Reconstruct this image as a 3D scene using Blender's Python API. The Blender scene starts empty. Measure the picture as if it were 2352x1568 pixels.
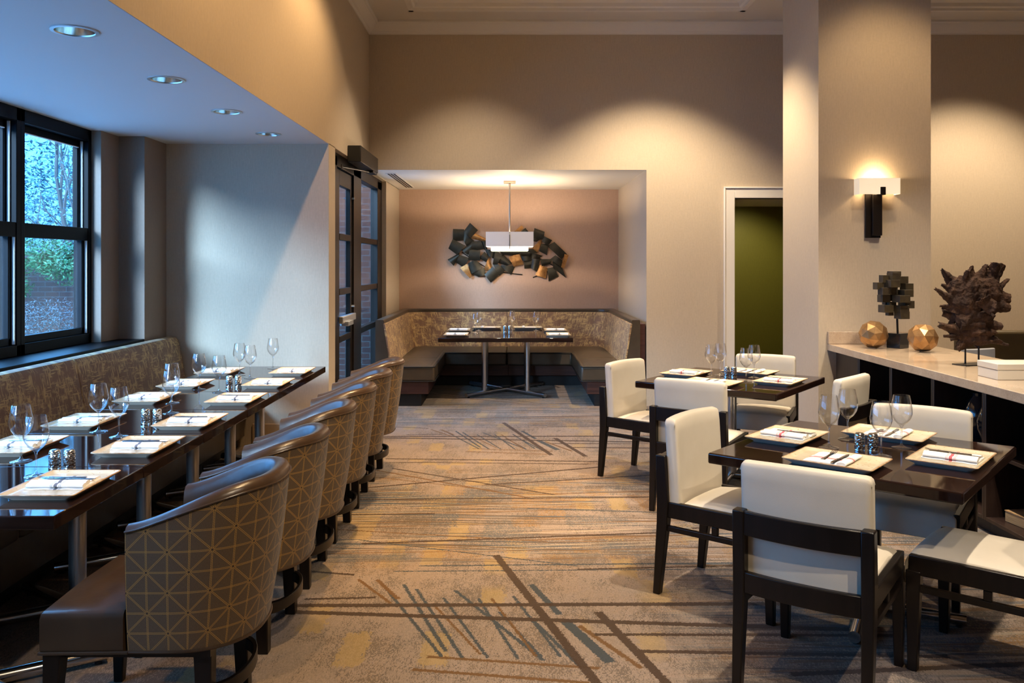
import bpy, bmesh, math, random
from mathutils import Vector, Matrix, noise
random.seed(7)
PI = math.pi
SC = bpy.context.scene
COL = SC.collection

# ------------------------------------------------------------------ helpers
def link(o):
    COL.objects.link(o)
    return o

def tag(o, label=None, cat=None, group=None, kind=None):
    if label: o['label'] = label
    if cat: o['category'] = cat
    if group: o['group'] = group
    if kind: o['kind'] = kind
    return o

def thing(name, label, cat, loc=(0, 0, 0), rz=0.0, group=None):
    o = link(bpy.data.objects.new(name, None))
    o.empty_display_size = 0.1
    o.location = loc
    o.rotation_euler = (0, 0, rz)
    return tag(o, label, cat, group)

def obj(name, bm, mats, parent=None, bevel=0.0, seg=2, smooth=True, angle=35):
    me = bpy.data.meshes.new(name)
    bmesh.ops.recalc_face_normals(bm, faces=bm.faces)
    if smooth:
        for f in bm.faces: f.smooth = True
    bm.to_mesh(me); bm.free()
    if smooth: me.set_sharp_from_angle(angle=math.radians(angle))
    for m in (mats if isinstance(mats, (list, tuple)) else [mats]):
        me.materials.append(m)
    o = link(bpy.data.objects.new(name, me))
    if parent: o.parent = parent
    if bevel > 0:
        b = o.modifiers.new('edge', 'BEVEL')
        b.width = bevel; b.segments = seg; b.limit_method = 'ANGLE'
        b.angle_limit = math.radians(40); b.harden_normals = False
    return o

def struct(name, bm, mats, parent=None, **k):
    o = obj(name, bm, mats, parent, **k)
    if parent is None: o['kind'] = 'structure'
    return o

def dup(root, loc=None, rz=None, label=None, group=None, scale=None):
    r = root.copy(); COL.objects.link(r)
    if loc is not None: r.location = loc
    if rz is not None: r.rotation_euler = (0, 0, rz)
    if label: r['label'] = label
    if group: r['group'] = group
    if scale is not None: r.scale = (scale, scale, scale)
    for ch in list(root.children):
        c = ch.copy(); COL.objects.link(c); c.parent = r
        for g in list(ch.children):
            d = g.copy(); COL.objects.link(d); d.parent = c
    return r

def bx(bm, x0, x1, y0, y1, z0, z1, M=None, mi=0):
    vs = [bm.verts.new(Vector(p)) for p in ((x0,y0,z0),(x1,y0,z0),(x1,y1,z0),(x0,y1,z0),
                                            (x0,y0,z1),(x1,y0,z1),(x1,y1,z1),(x0,y1,z1))]
    if M is not None:
        for v in vs: v.co = M @ v.co
    for q in ((3,2,1,0),(4,5,6,7),(0,1,5,4),(1,2,6,5),(2,3,7,6),(3,0,4,7)):
        f = bm.faces.new([vs[i] for i in q]); f.material_index = mi
    return bm

def B(*a, **k):
    return bx(bmesh.new(), *a, **k)

def bar(bm, p0, p1, w0, d0, w1=None, d1=None):
    """tapered rectangular bar; w along X, d along Y"""
    w1 = w0 if w1 is None else w1; d1 = d0 if d1 is None else d1
    p0 = Vector(p0); p1 = Vector(p1)
    a = [bm.verts.new(p0 + Vector((sx*w0/2, sy*d0/2, 0))) for sx, sy in ((-1,-1),(1,-1),(1,1),(-1,1))]
    b = [bm.verts.new(p1 + Vector((sx*w1/2, sy*d1/2, 0))) for sx, sy in ((-1,-1),(1,-1),(1,1),(-1,1))]
    bm.faces.new(a[::-1]); bm.faces.new(b)
    for i in range(4): bm.faces.new((a[i], a[(i+1)%4], b[(i+1)%4], b[i]))
    return bm

def loft(bm, rings, caps=True, closed=True, mi=0):
    R = [[bm.verts.new(Vector(p)) for p in r] for r in rings]
    n = len(R[0])
    for i in range(len(R)-1):
        for j in range(n if closed else n-1):
            f = bm.faces.new((R[i][j], R[i][(j+1)%n], R[i+1][(j+1)%n], R[i+1][j])); f.material_index = mi
    if caps:
        f = bm.faces.new(R[0][::-1]); f.material_index = mi
        f = bm.faces.new(R[-1]); f.material_index = mi
    return R

def tube(bm, pts, r, seg=12, caps=True):
    pts = [Vector(p) for p in pts]; rings = []
    rs = r if isinstance(r, (list, tuple)) else [r]*len(pts)
    prev = None
    for i, p in enumerate(pts):
        t = (pts[min(i+1, len(pts)-1)] - pts[max(i-1, 0)]).normalized()
        if prev is None:
            u = t.cross(Vector((0,0,1)))
            if u.length < 1e-3: u = t.cross(Vector((1,0,0)))
        else:
            u = prev - t*prev.dot(t)
        u.normalize(); prev = u
        w = t.cross(u)
        rings.append([p + rs[i]*(math.cos(2*PI*k/seg)*u + math.sin(2*PI*k/seg)*w) for k in range(seg)])
    loft(bm, rings, caps)
    return bm

def lathe(bm, prof, seg=24, c=(0,0,0), cap0=True, cap1=True):
    c = Vector(c); rings = []
    for r, z in prof:
        rings.append([c + Vector((r*math.cos(2*PI*k/seg), r*math.sin(2*PI*k/seg), z)) for k in range(seg)])
    R = loft(bm, rings, caps=False)
    if cap0: bm.faces.new(R[0][::-1])
    if cap1: bm.faces.new(R[-1])
    return bm

def rrect(w, d, r, n=4, z=0.0):
    pts = []
    for cx, cy, a0 in ((w/2-r, d/2-r, 0), (-w/2+r, d/2-r, 90), (-w/2+r, -d/2+r, 180), (w/2-r, -d/2+r, 270)):
        for k in range(n+1):
            a = math.radians(a0 + 90*k/n)
            pts.append(Vector((cx + r*math.cos(a), cy + r*math.sin(a), z)))
    return pts

def cushion(bm, x0, x1, y0, y1, z0, z1, r=0.02, crown=0.012, n=8, seg=4, M=None):
    """soft box: rounded edges and a slightly domed top"""
    cx, cy = (x0+x1)/2, (y0+y1)/2; w, d = x1-x0, y1-y0
    rings = [rrect(w-2*r*.6, d-2*r*.6, r, 3, z0)]
    rings = [[p for p in rrect(w-.012, d-.012, r, 3, z0)]]
    rings.append(rrect(w, d, r, 3, z0+.01))
    rings.append(rrect(w, d, r, 3, z1-r))
    for k in range(1, seg+1):
        a = PI/2*k/seg
        s = r*(1-math.cos(a))
        rings.append(rrect(w-2*s, d-2*s, max(r*.9, .004), 3, z1-r+r*math.sin(a)))
    for k in range(1, n):
        t = k/n
        rings.append([Vector((p.x*(1-t*.97), p.y*(1-t*.97), z1+crown*math.sin(t*PI/2))) for p in rings[2+seg]])
    for rg in rings:
        for p in rg:
            p.x += cx; p.y += cy
    if M is not None: rings = [[M @ p for p in rg] for rg in rings]
    loft(bm, rings)
    return bm

def set_uv(bm, fn):
    l = bm.loops.layers.uv.get('UVMap') or bm.loops.layers.uv.new('UVMap')
    for f in bm.faces:
        for lp in f.loops: lp[l].uv = fn(lp.vert)

# ------------------------------------------------------------------ node helper
class N:
    def __init__(s, m):
        s.nt = m.node_tree; s.nodes = s.nt.nodes; s.links = s.nt.links
    def new(s, t, **k):
        n = s.nodes.new(t)
        for a, v in k.items(): setattr(n, a, v)
        return n
    def put(s, sock, v):
        if hasattr(v, 'links') or isinstance(v, bpy.types.NodeSocket): s.links.new(v, sock)
        else: sock.default_value = v
    def math(s, op, a, b=None, c=None, clamp=False):
        n = s.new('ShaderNodeMath', operation=op); n.use_clamp = clamp
        s.put(n.inputs[0], a)
        if b is not None: s.put(n.inputs[1], b)
        if c is not None: s.put(n.inputs[2], c)
        return n.outputs[0]
    def mix(s, f, a, b, mode='MIX'):
        n = s.new('ShaderNodeMix', data_type='RGBA', blend_type=mode)
        s.put(n.inputs[0], f)
        for i, v in ((6, a), (7, b)):
            if isinstance(v, (tuple, list)): v = tuple(v)+((1,) if len(v) == 3 else ())
            s.put(n.inputs[i], v)
        return n.outputs[2]
    def noise(s, vec, scale=5, detail=2, rough=.5):
        n = s.new('ShaderNodeTexNoise'); s.links.new(vec, n.inputs['Vector'])
        n.inputs['Scale'].default_value = scale; n.inputs['Detail'].default_value = detail
        n.inputs['Roughness'].default_value = rough
        return n.outputs['Fac']
    def map(s, vec, loc=(0,0,0), rot=(0,0,0), scale=(1,1,1), vt='POINT'):
        n = s.new('ShaderNodeMapping', vector_type=vt); s.links.new(vec, n.inputs['Vector'])
        n.inputs['Location'].default_value = loc; n.inputs['Rotation'].default_value = rot; n.inputs['Scale'].default_value = scale
        return n.outputs[0]
    def sep(s, vec):
        n = s.new('ShaderNodeSeparateXYZ'); s.links.new(vec, n.inputs[0]); return n.outputs
    def comb(s, x, y, z=0.0):
        n = s.new('ShaderNodeCombineXYZ')
        s.put(n.inputs[0], x); s.put(n.inputs[1], y); s.put(n.inputs[2], z)
        return n.outputs[0]
    def step(s, v, lo, hi):
        n = s.new('ShaderNodeMapRange'); n.clamp = True
        s.put(n.inputs[0], v); n.inputs[1].default_value = lo; n.inputs[2].default_value = hi
        return n.outputs[0]
    def objco(s):
        return s.new('ShaderNodeTexCoord').outputs['Object']
    def geopos(s):
        return s.new('ShaderNodeNewGeometry').outputs['Position']
    def uv(s):
        return s.new('ShaderNodeTexCoord').outputs['UV']
    def bump(s, h, strength=.2, dist=.01):
        n = s.new('ShaderNodeBump'); s.links.new(h, n.inputs['Height'])
        n.inputs['Strength'].default_value = strength; n.inputs['Distance'].default_value = dist
        return n.outputs[0]

def mat(name, col=(.8,.8,.8), rough=.5, metal=0.0, coat=0.0, emit=None, estr=0.0, sheen=0.0, spec=None):
    m = bpy.data.materials.new(name); m.use_nodes = True
    p = m.node_tree.nodes['Principled BSDF']
    p.inputs['Base Color'].default_value = tuple(col)+(1,)
    p.inputs['Roughness'].default_value = rough
    p.inputs['Metallic'].default_value = metal
    p.inputs['Coat Weight'].default_value = coat
    p.inputs['Coat Roughness'].default_value = .08
    if sheen: p.inputs['Sheen Weight'].default_value = sheen
    if spec is not None: p.inputs['Specular IOR Level'].default_value = spec
    if emit: 
        p.inputs['Emission Color'].default_value = tuple(emit)+(1,); p.inputs['Emission Strength'].default_value = estr
    m['p'] = 1
    return m
def P(m): return m.node_tree.nodes['Principled BSDF']
def mixcol(name, c1, c2, vecscale, scale=1, detail=3, lo=.35, hi=.65, bump=0.0, bdist=.002, **k):
    """two-tone material driven by stretched noise in object space"""
    m = mat(name, c1, **k); n = N(m)
    v = n.map(n.objco(), scale=vecscale)
    f = n.noise(v, scale, detail)
    n.links.new(n.mix(n.step(f, lo, hi), c1, c2), P(m).inputs['Base Color'])
    if bump: n.links.new(n.bump(f, bump, bdist), P(m).inputs['Normal'])
    return m

# ------------------------------------------------------------------ materials
def wallpaper(name, c, var=.10):
    m = mat(name, c, rough=.55, spec=.3); n = N(m)
    pos = n.geopos(); s = n.sep(pos)
    u = n.math('ADD', s[0], s[1])
    v = n.comb(n.math('MULTIPLY', u, 260), n.math('MULTIPLY', s[2], 9))
    f = n.noise(v, 1, 3, .6)
    v2 = n.comb(n.math('MULTIPLY', u, 60), n.math('MULTIPLY', s[2], 40))
    f2 = n.noise(v2, 1, 2)
    c1 = tuple(x*(1-var) for x in c); c2 = tuple(min(1, x*(1+var)) for x in c)
    f = n.math('ADD', n.math('MULTIPLY', f, .7), n.math('MULTIPLY', f2, .3))
    n.links.new(n.mix(n.step(f, .3, .7), c1, c2), P(m).inputs['Base Color'])
    n.links.new(n.bump(f, .12, .002), P(m).inputs['Normal'])
    return m

M = {}
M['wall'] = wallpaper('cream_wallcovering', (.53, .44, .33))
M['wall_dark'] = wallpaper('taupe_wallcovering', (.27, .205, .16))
M['accent'] = wallpaper('rose_taupe_wallcovering', (.48, .325, .24))
M['green'] = wallpaper('olive_green_wallcovering', (.165, .155, .018))
M['white_paint'] = mat('white_paint', (.74, .70, .64), .6)
M['ceiling'] = mat('ceiling_paint', (.66, .61, .54), .75)
M['niche_ceiling'] = mat('niche_ceiling_paint', (.62, .62, .62), .7)
M['tan_base'] = mat('tan_baseboard', (.46, .33, .2), .5)
M['black_frame'] = mat('black_window_paint', (.003, .0035, .005), .45, spec=.12)
M['bronze_frame'] = mat('dark_bronze_paint', (.010, .0065, .005), .4, spec=.3)
M['alu'] = mat('aluminium_strip', (.75, .78, .8), .35, 1)
M['steel'] = mat('brushed_steel', (.55, .55, .56), .28, 1)
M['chrome'] = mat('polished_steel', (.72, .70, .68), .16, 1)
M['nickel'] = mat('satin_nickel', (.55, .47, .38), .32, 1)
M['wood'] = mixcol('espresso_table_top', (.012, .0055, .004), (.021, .0095, .0065), (3, 3, 60), 1, 3, rough=.055, spec=.5)
M['dark_wood'] = mixcol('espresso_chair_wood', (.0045, .003, .0024), (.008, .005, .004), (40, 40, 4), 1, 3, rough=.32, spec=.35)
M['cabinet'] = mixcol('dark_cabinet_veneer', (.018, .009, .007), (.028, .015, .011), (30, 30, 3), 1, 3, rough=.38)
M['cherry'] = mixcol('red_brown_apron', (.055, .02, .016), (.08, .03, .022), (4, 4, 40), 1, 3, rough=.4)
M['black'] = mat('matt_black', (.006, .007, .009), .5)
M['black_gloss'] = mat('black_glaze', (.01, .012, .016), .12, coat=.3)
M['white_box'] = mat('white_lacquer', (.72, .67, .56), .5)
M['paper'] = mixcol('old_paper', (.42, .3, .16), (.28, .18, .09), (8, 8, 220), 1, 2, rough=.8)
M['silver'] = mat('cutlery_steel', (.62, .58, .56), .14, 1)

def leather(name, c1, c2, rough=.36):
    m = mat(name, c1, rough, spec=.5); n = N(m); v = n.objco()
    f = n.noise(v, 6, 4, .6); g = n.noise(v, 420, 2)
    n.links.new(n.mix(n.step(f, .3, .75), c1, c2), P(m).inputs['Base Color'])
    h = n.math('ADD', n.math('MULTIPLY', f, 1.5), n.math('MULTIPLY', g, .12))
    n.links.new(n.bump(h, .25, .006), P(m).inputs['Normal'])
    return m
M['leather'] = leather('bronze_taupe_leather', (.042, .023, .012), (.066, .038, .020), .28)
M['bench_leather'] = leather('olive_taupe_leather', (.056, .040, .025), (.078, .057, .036), .34)
M['olive_leather'] = leather('olive_brown_leather', (.07, .05, .022), (.1, .072, .032), .42)

def cream():
    m = mat('cream_vinyl', (.66, .58, .45), .5, spec=.35); n = N(m); v = n.objco()
    k = n.new('ShaderNodeTexVoronoi'); n.links.new(v, k.inputs['Vector']); k.inputs['Scale'].default_value = 420
    f = n.noise(v, 5, 3)
    n.links.new(n.mix(n.step(f, .35, .7), (.575, .505, .40), (.63, .56, .455)), P(m).inputs['Base Color'])
    n.links.new(n.bump(k.outputs['Distance'], .12, .0015), P(m).inputs['Normal'])
    return m
M['cream'] = cream()

def lattice_fabric():
    m = mat('taupe_fabric_with_gold_star_lattice', (.1, .07, .045), .75, sheen=.15); n = N(m)
    s = n.sep(n.uv()); W, H = .0685, .068
    a = n.math('DIVIDE', s[0], W); b = n.math('DIVIDE', s[1], H)
    def lines(x, per, half, gap):
        """double stitched line around every multiple of per"""
        d = n.math('PINGPONG', x, per/2)                # distance to the nearest multiple
        return n.math('MULTIPLY', n.math('LESS_THAN', d, half), n.math('GREATER_THAN', d, gap))
    hl = lines(b, 1, .042, .017); vl = lines(a, 1, .042, .017)
    d1 = lines(n.math('ADD', a, b), 2, .058, .023); d2 = lines(n.math('SUBTRACT', a, b), 2, .058, .023)
    st = n.math('MAXIMUM', n.math('MAXIMUM', hl, vl), n.math('MAXIMUM', d1, d2))
    t1 = n.math('SINE', n.math('MULTIPLY', n.math('ADD', a, n.math('MULTIPLY', b, .37)), 150))
    dash = n.step(t1, -1.0, .4)
    st = n.math('MULTIPLY', st, n.math('ADD', n.math('MULTIPLY', dash, .55), .45))
    wv = n.comb(n.math('MULTIPLY', s[0], 700), n.math('MULTIPLY', s[1], 120))
    f = n.noise(wv, 1, 2)
    base = n.mix(n.step(f, .3, .7), (.088, .053, .024), (.125, .077, .036))
    na = n.math('PINGPONG', n.math('ADD', a, b), 1); nb = n.math('PINGPONG', n.math('SUBTRACT', a, b), 1)
    node = n.math('LESS_THAN', n.math('ADD', n.math('MULTIPLY', na, na), n.math('MULTIPLY', nb, nb)), .006)
    col = n.mix(st, base, (.50, .27, .05))
    col = n.mix(node, col, (.03, .015, .008))
    n.links.new(col, P(m).inputs['Base Color'])
    n.links.new(n.bump(n.math('ADD', st, n.math('MULTIPLY', f, .4)), .3, .002), P(m).inputs['Normal'])
    return m
M['lattice'] = lattice_fabric()

def scribble_fabric(name, base1, base2, gold1, gold2, k=1.0):
    m = mat(name, base1, .7, sheen=.1); n = N(m)
    vec = n.uv()
    def lay(sx, sy, lo, hi, off, det=3):
        return n.step(n.noise(n.map(vec, loc=(off, off*.7, 0), scale=(sx*k, sy*k, 1)), 1, det, .55), lo, hi)
    vert = lay(80, 9, .51, .57, 3); horiz = lay(9, 85, .52, .58, 11)
    patch = lay(11, 8, .42, .52, 23, 3); patch2 = lay(6, 13, .45, .55, 37, 3)
    curl = n.step(n.noise(n.map(vec, scale=(38*k, 34*k, 1)), 1, 4, .6), .50, .56)
    g = n.math('MAXIMUM', n.math('MULTIPLY', vert, patch), n.math('MULTIPLY', horiz, patch2))
    g = n.math('MAXIMUM', g, n.math('MULTIPLY', n.math('MULTIPLY', curl, patch), patch2))
    wv = n.noise(n.map(vec, scale=(300, 300, 1)), 1, 1)
    base = n.mix(n.step(n.noise(n.map(vec, scale=(3, 5, 1)), 1, 2), .4, .6), base1, base2)
    gold = n.mix(n.step(wv, .3, .7), gold1, gold2)
    n.links.new(n.mix(n.math('MULTIPLY', g, .85), base, gold), P(m).inputs['Base Color'])
    n.links.new(n.bump(wv, .2, .002), P(m).inputs['Normal'])
    return m
M['scribble'] = scribble_fabric('brown_fabric_with_gold_scribble', (.20, .108, .06), (.245, .14, .082), (.55, .37, .14), (.66, .46, .21))
M['scribble_dim'] = M['scribble']

def stripe_cloth(name, c):
    m = mat(name, (.85, .83, .8), .8); n = N(m); s = n.sep(n.objco())
    d = n.math('ABSOLUTE', n.math('SUBTRACT', s[0], -.012))
    wide = n.math('LESS_THAN', d, .0065)
    thin = n.math('LESS_THAN', n.math('ABSOLUTE', n.math('SUBTRACT', n.math('PINGPONG', d, .0036), .0018)), .0008)
    win = n.math('MULTIPLY', n.math('GREATER_THAN', d, .010), n.math('LESS_THAN', d, .0225))
    st = n.math('MAXIMUM', wide, n.math('MULTIPLY', n.math('MULTIPLY', thin, win), .75))
    f = n.noise(n.objco(), 260, 2)
    n.links.new(n.mix(n.math('MULTIPLY', st, .85), (.84, .82, .79), c), P(m).inputs['Base Color'])
    n.links.new(n.bump(f, .25, .001), P(m).inputs['Normal'])
    return m
M['napkin_red'] = stripe_cloth('white_linen_red_stripe', (.55, .02, .04))
M['napkin_grey'] = stripe_cloth('white_linen_slate_stripe', (.03, .04, .075))

def glaze():
    m = mat('cream_reactive_glaze', (.6, .5, .34), .16, coat=.3); n = N(m); v = n.objco()
    f = n.noise(v, 14, 4, .6); g = n.noise(v, 90, 2)
    c = n.mix(n.step(f, .35, .7), (.74, .65, .46), (.62, .53, .35))
    c = n.mix(n.step(g, .66, .72), c, (.46, .3, .15))
    n.links.new(c, P(m).inputs['Base Color'])
    return m
M['glaze'] = glaze()
M['glaze_rim'] = mixcol('brown_glaze_rim', (.42, .22, .09), (.58, .42, .25), (40, 40, 40), 1, 2, rough=.25)
M['glaze_side'] = mat('pale_glaze_underside', (.62, .52, .42), .3)

def glass(name, tint=(1,1,1), refl=.06, edge=.75, pw=3.0):
    m = bpy.data.materials.new(name); m.use_nodes = True; n = N(m)
    for q in list(n.nodes): n.nodes.remove(q)
    out = n.new('ShaderNodeOutputMaterial')
    t = n.new('ShaderNodeBsdfTransparent'); t.inputs[0].default_value = tuple(tint)+(1,)
    g = n.new('ShaderNodeBsdfGlossy'); g.inputs['Roughness'].default_value = .015
    lw = n.new('ShaderNodeLayerWeight'); lw.inputs[0].default_value = .5
    f = n.math('ADD', n.math('MULTIPLY', n.math('POWER', lw.outputs['Facing'], pw), edge), refl, clamp=True)
    mx = n.new('ShaderNodeMixShader')
    n.links.new(f, mx.inputs[0]); n.links.new(t.outputs[0], mx.inputs[1]); n.links.new(g.outputs[0], mx.inputs[2])
    n.links.new(mx.outputs[0], out.inputs[0])
    return m
M['pane'] = glass('window_glass', (.93, .97, .99), .03, .55, 4)
M['stemware'] = glass('clear_stemware', (1, 1, 1), .05, .9, 3.0)
M['stem_glass'] = glass('clear_stem', (1, 1, 1), .16, .75, 2.0)

def hammered():
    m = mat('hammered_steel', (.66, .62, .58), .16, 1); n = N(m)
    v = n.new('ShaderNodeTexVoronoi'); n.links.new(n.objco(), v.inputs['Vector']); v.inputs['Scale'].default_value = 110
    n.links.new(n.bump(v.outputs['Distance'], .9, .004), P(m).inputs['Normal'])
    return m
M['hammered'] = hammered()

def stone():
    m = mat('beige_limestone', (.5, .38, .27), .12, coat=.2); n = N(m); v = n.geopos()
    f = n.noise(v, 7, 6, .65); g = n.noise(v, 140, 3)
    c = n.mix(n.step(f, .3, .7), (.56, .44, .32), (.44, .33, .23))
    c = n.mix(n.math('MULTIPLY', n.step(g, .5, .75), .5), c, (.30, .21, .145))
    n.links.new(c, P(m).inputs['Base Color'])
    return m
M['stone'] = stone()
M['bronze_plate'] = mixcol('dark_patina_bronze', (.02, .019, .013), (.036, .032, .022), (14, 14, 14), 1, 3, rough=.42, metal=.5)
M['gold_plate'] = mixcol('brushed_gold_leaf', (.42, .22, .075), (.26, .12, .035), (25, 25, 25), 1, 4, rough=.4, metal=.6)
M['gold_facet'] = mixcol('antique_brass', (.42, .25, .11), (.32, .18, .075), (20, 20, 20), 1, 3, rough=.36, metal=.85)
M['box_bronze'] = mixcol('dark_bronze_cube', (.028, .019, .009), (.048, .034, .014), (20, 20, 20), 1, 3, rough=.55, metal=0.0)
M['iron'] = mat('blackened_iron', (.02, .018, .017), .4, .8)
def driftwood():
    m = mat('weathered_root_wood', (.06, .03, .018), .8, spec=.25); n = N(m); v = n.objco()
    f = n.noise(n.map(v, scale=(26, 26, 7)), 1, 5, .65); g = n.noise(v, 7, 3)
    c = n.mix(n.step(f, .35, .65), (.030, .014, .008), (.085, .042, .023))
    c = n.mix(n.math('MULTIPLY', n.step(g, .45, .6), .6), c, (.013, .006, .004))
    n.links.new(c, P(m).inputs['Base Color'])
    n.links.new(n.bump(f, .9, .012), P(m).inputs['Normal'])
    return m
M['driftwood'] = driftwood()

def shade_mat(name, col, e, strg):
    m = mat(name, col, .8); p = P(m)
    p.inputs['Emission Color'].default_value = tuple(e)+(1,); p.inputs['Emission Strength'].default_value = strg
    p.inputs['Transmission Weight'].default_value = 0
    return m
M['pendant_shade'] = shade_mat('white_linen_shade', (.7, .63, .58), (1, .82, .68), .22)
M['pendant_diffuser'] = shade_mat('lit_diffuser', (.8, .75, .65), (1, .78, .52), 12.0)
M['sconce_shade'] = shade_mat('lit_sconce_glass', (.78, .72, .6), (1, .80, .54), .5)

def brick(name, c1, c2, mortar):
    m = mat(name, c1, .9); n = N(m)
    s = n.sep(n.geopos())
    b = n.new('ShaderNodeTexBrick')
    n.links.new(n.comb(n.math('ADD', s[0], s[1]), s[2]), b.inputs['Vector'])
    b.inputs['Color1'].default_value = c1+(1,); b.inputs['Color2'].default_value = c2+(1,); b.inputs['Mortar'].default_value = mortar+(1,)
    b.inputs['Scale'].default_value = 1; b.inputs['Brick Width'].default_value = .21; b.inputs['Row Height'].default_value = .075; b.inputs['Mortar Size'].default_value = .006
    n.links.new(b.outputs['Color'], P(m).inputs['Base Color'])
    return m
M['brick'] = brick('red_brick', (.045, .016, .012), (.03, .012, .011), (.05, .05, .05))
M['ground'] = mixcol('bounce_ground', (.32, .34, .37), (.4, .41, .43), (3, 3, 3), 1, 4, rough=.95)  # invented pale bluish surface, bounces daylight up to the niche ceiling
M['bark'] = mat('grey_bark', (.07, .065, .06), .9)
M['leaf_green'] = mixcol('evergreen_leaf', (.010, .085, .022), (.022, .13, .035), (3, 3, 3), 1, 2, rough=.5)
M['leaf_sky_tint'] = mixcol('sky_tinted_leaf', (.03, .10, .13), (.07, .17, .20), (3, 3, 3), 1, 2, rough=.5)  # blue and brightness of the sky light are mixed into the leaf colour
M['leaf_plum'] = mixcol('plum_grey_leaf', (.065, .06, .07), (.028, .055, .055), (3, 3, 3), 1, 2, rough=.6)

# carpet ---------------------------------------------------------------
def carpet():
    m = mat('patterned_carpet', (.3, .22, .15), .95, sheen=.12, spec=.1); n = N(m)
    pos = n.geopos(); s = n.sep(pos)
    PER = 3.93
    ty = n.math('SUBTRACT', s[1], n.math('MULTIPLY', n.math('FLOOR', n.math('DIVIDE', n.math('SUBTRACT', s[1], 3.0), PER)), PER))
    v = n.comb(s[0], ty)
    def nz(sx, sy, lo, hi, off=0.0, rot=0.0, det=2, rough=.5, src=None):
        q = n.map(src or v, rot=(0, 0, rot))
        return n.step(n.noise(n.map(q, loc=(off, off*1.7, off*.3), scale=(sx, sy, 1)), 1, det, rough), lo, hi)
    def white(vec):
        w = n.new('ShaderNodeTexWhiteNoise', noise_dimensions='2D'); n.links.new(vec, w.inputs['Vector']); return w.outputs['Value']
    def cell(vec, cx, cy, off=0.0):
        q = n.sep(vec)
        return n.comb(n.math('FLOOR', n.math('ADD', n.math('DIVIDE', q[0], cx), off)), n.math('FLOOR', n.math('ADD', n.math('DIVIDE', q[1], cy), off*.6)))
    loop = n.sep(cell(pos, .0036, .0095))
    lv = n.comb(n.math('MULTIPLY', loop[0], .0045), n.math('MULTIPLY', loop[1], .014))
    w1 = white(cell(pos, .0036, .0095)); w2 = white(cell(pos, .0045, .008, 5))
    rr1 = n.math('MULTIPLY', n.math('SUBTRACT', n.noise(n.map(pos, scale=(60, 25, 1)), 1, 2, .7), .5), .10)
    rr2 = n.math('MULTIPLY', n.math('SUBTRACT', n.noise(n.map(pos, loc=(5, 2, 0), scale=(60, 25, 1)), 1, 2, .7), .5), .14)
    vb = n.comb(n.math('ADD', s[0], rr1), n.math('ADD', ty, rr2))
    # linen ground: greige with loop-pile speckle in rows along the room
    ground = n.mix(nz(230, 70, .35, .65, 1, src=pos), (.25, .187, .142), (.185, .138, .104))
    macro = n.noise(n.map(v, loc=(4, 9, 0), scale=(2.6, 2.0, 1)), 1, 4, .6)
    fine = n.noise(n.map(n.map(v, rot=(0, 0, .12)), scale=(34, 7, 1)), 1, 2, .6)
    cov = n.math('ADD', n.step(macro, .40, .66), n.math('MULTIPLY', n.math('SUBTRACT', fine, .5), 1.6))
    speck = n.math('LESS_THAN', w1, n.math('MULTIPLY', n.math('SUBTRACT', cov, .12), .95))
    c = n.mix(n.math('MULTIPLY', speck, .68), ground, (.082, .061, .042))
    # soft yellow blocks
    blk = n.math('MULTIPLY', n.math('GREATER_THAN', white(cell(vb, .115, .31, 3.3)), .80), nz(1.6, 1.4, .44, .50, 9, det=1))
    c = n.mix(n.math('MULTIPLY', blk, .62), c, (.29, .195, .07))
    # streak zone across the middle of the repeat
    band = n.math('MULTIPLY', n.step(ty, 4.45, 4.85), n.math('SUBTRACT', 1.0, n.step(ty, 6.35, 6.75)))
    right = n.step(s[0], .55, 1.1)
    band = n.math('MAXIMUM', band, n.math('MULTIPLY', right, .8))
    zone = n.math('MULTIPLY', n.step(n.noise(n.map(v, loc=(41, 20, 0), scale=(1.1, 1.5, 1)), 1, 2), .36, .48), band)
    # mottled blocks under the streaks
    for off, col in ((17, (.10, .072, .045)), (31, (.23, .125, .04)), (47, (.075, .082, .085))):
        bl = n.math('MULTIPLY', n.math('GREATER_THAN', white(cell(vb, .17, .24, off)), .62), n.math('MULTIPLY', nz(1.5, 1.7, .42, .5, off, det=1), n.math('LESS_THAN', w2, n.math('ADD', .2, n.math('MULTIPLY', fine, .8)))))
        c = n.mix(n.math('MULTIPLY', n.math('MULTIPLY', bl, n.math('ADD', n.math('MULTIPLY', band, .75), .12)), .8), c, col)
    for (sx, sy, lo, off, rot, col, k) in ((.55, 30, .615, 3, .03, (.045, .055, .062), .9), (.5, 27, .63, 13, -.06, (.14, .07, .022), .9),
                                           (.6, 40, .625, 23, .05, (.06, .042, .026), .9), (.5, 24, .64, 33, -.02, (.055, .068, .078), .9),
                                           (.55, 34, .645, 43, .12, (.10, .055, .02), .85), (.6, 42, .62, 53, -.1, (.36, .28, .19), .6)):
        st = n.math('MULTIPLY', nz(sx, sy, lo, lo+.015, off, rot, 1), zone)
        ragged = nz(160, 120, .30, .40, off+3, det=1)
        c = n.mix(n.math('MULTIPLY', n.math('MULTIPLY', st, ragged), k), c, col)
    # explicit long lines and hatch
    r1 = n.noise(n.map(pos, scale=(85, 85, 1)), 1, 2, .7); r2 = n.noise(n.map(pos, loc=(7, 3, 0), scale=(85, 85, 1)), 1, 2, .7)
    vr = n.comb(n.math('ADD', s[0], n.math('MULTIPLY', n.math('SUBTRACT', r1, .5), .034)), n.math('ADD', ty, n.math('MULTIPLY', n.math('SUBTRACT', r2, .5), .034)))
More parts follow.
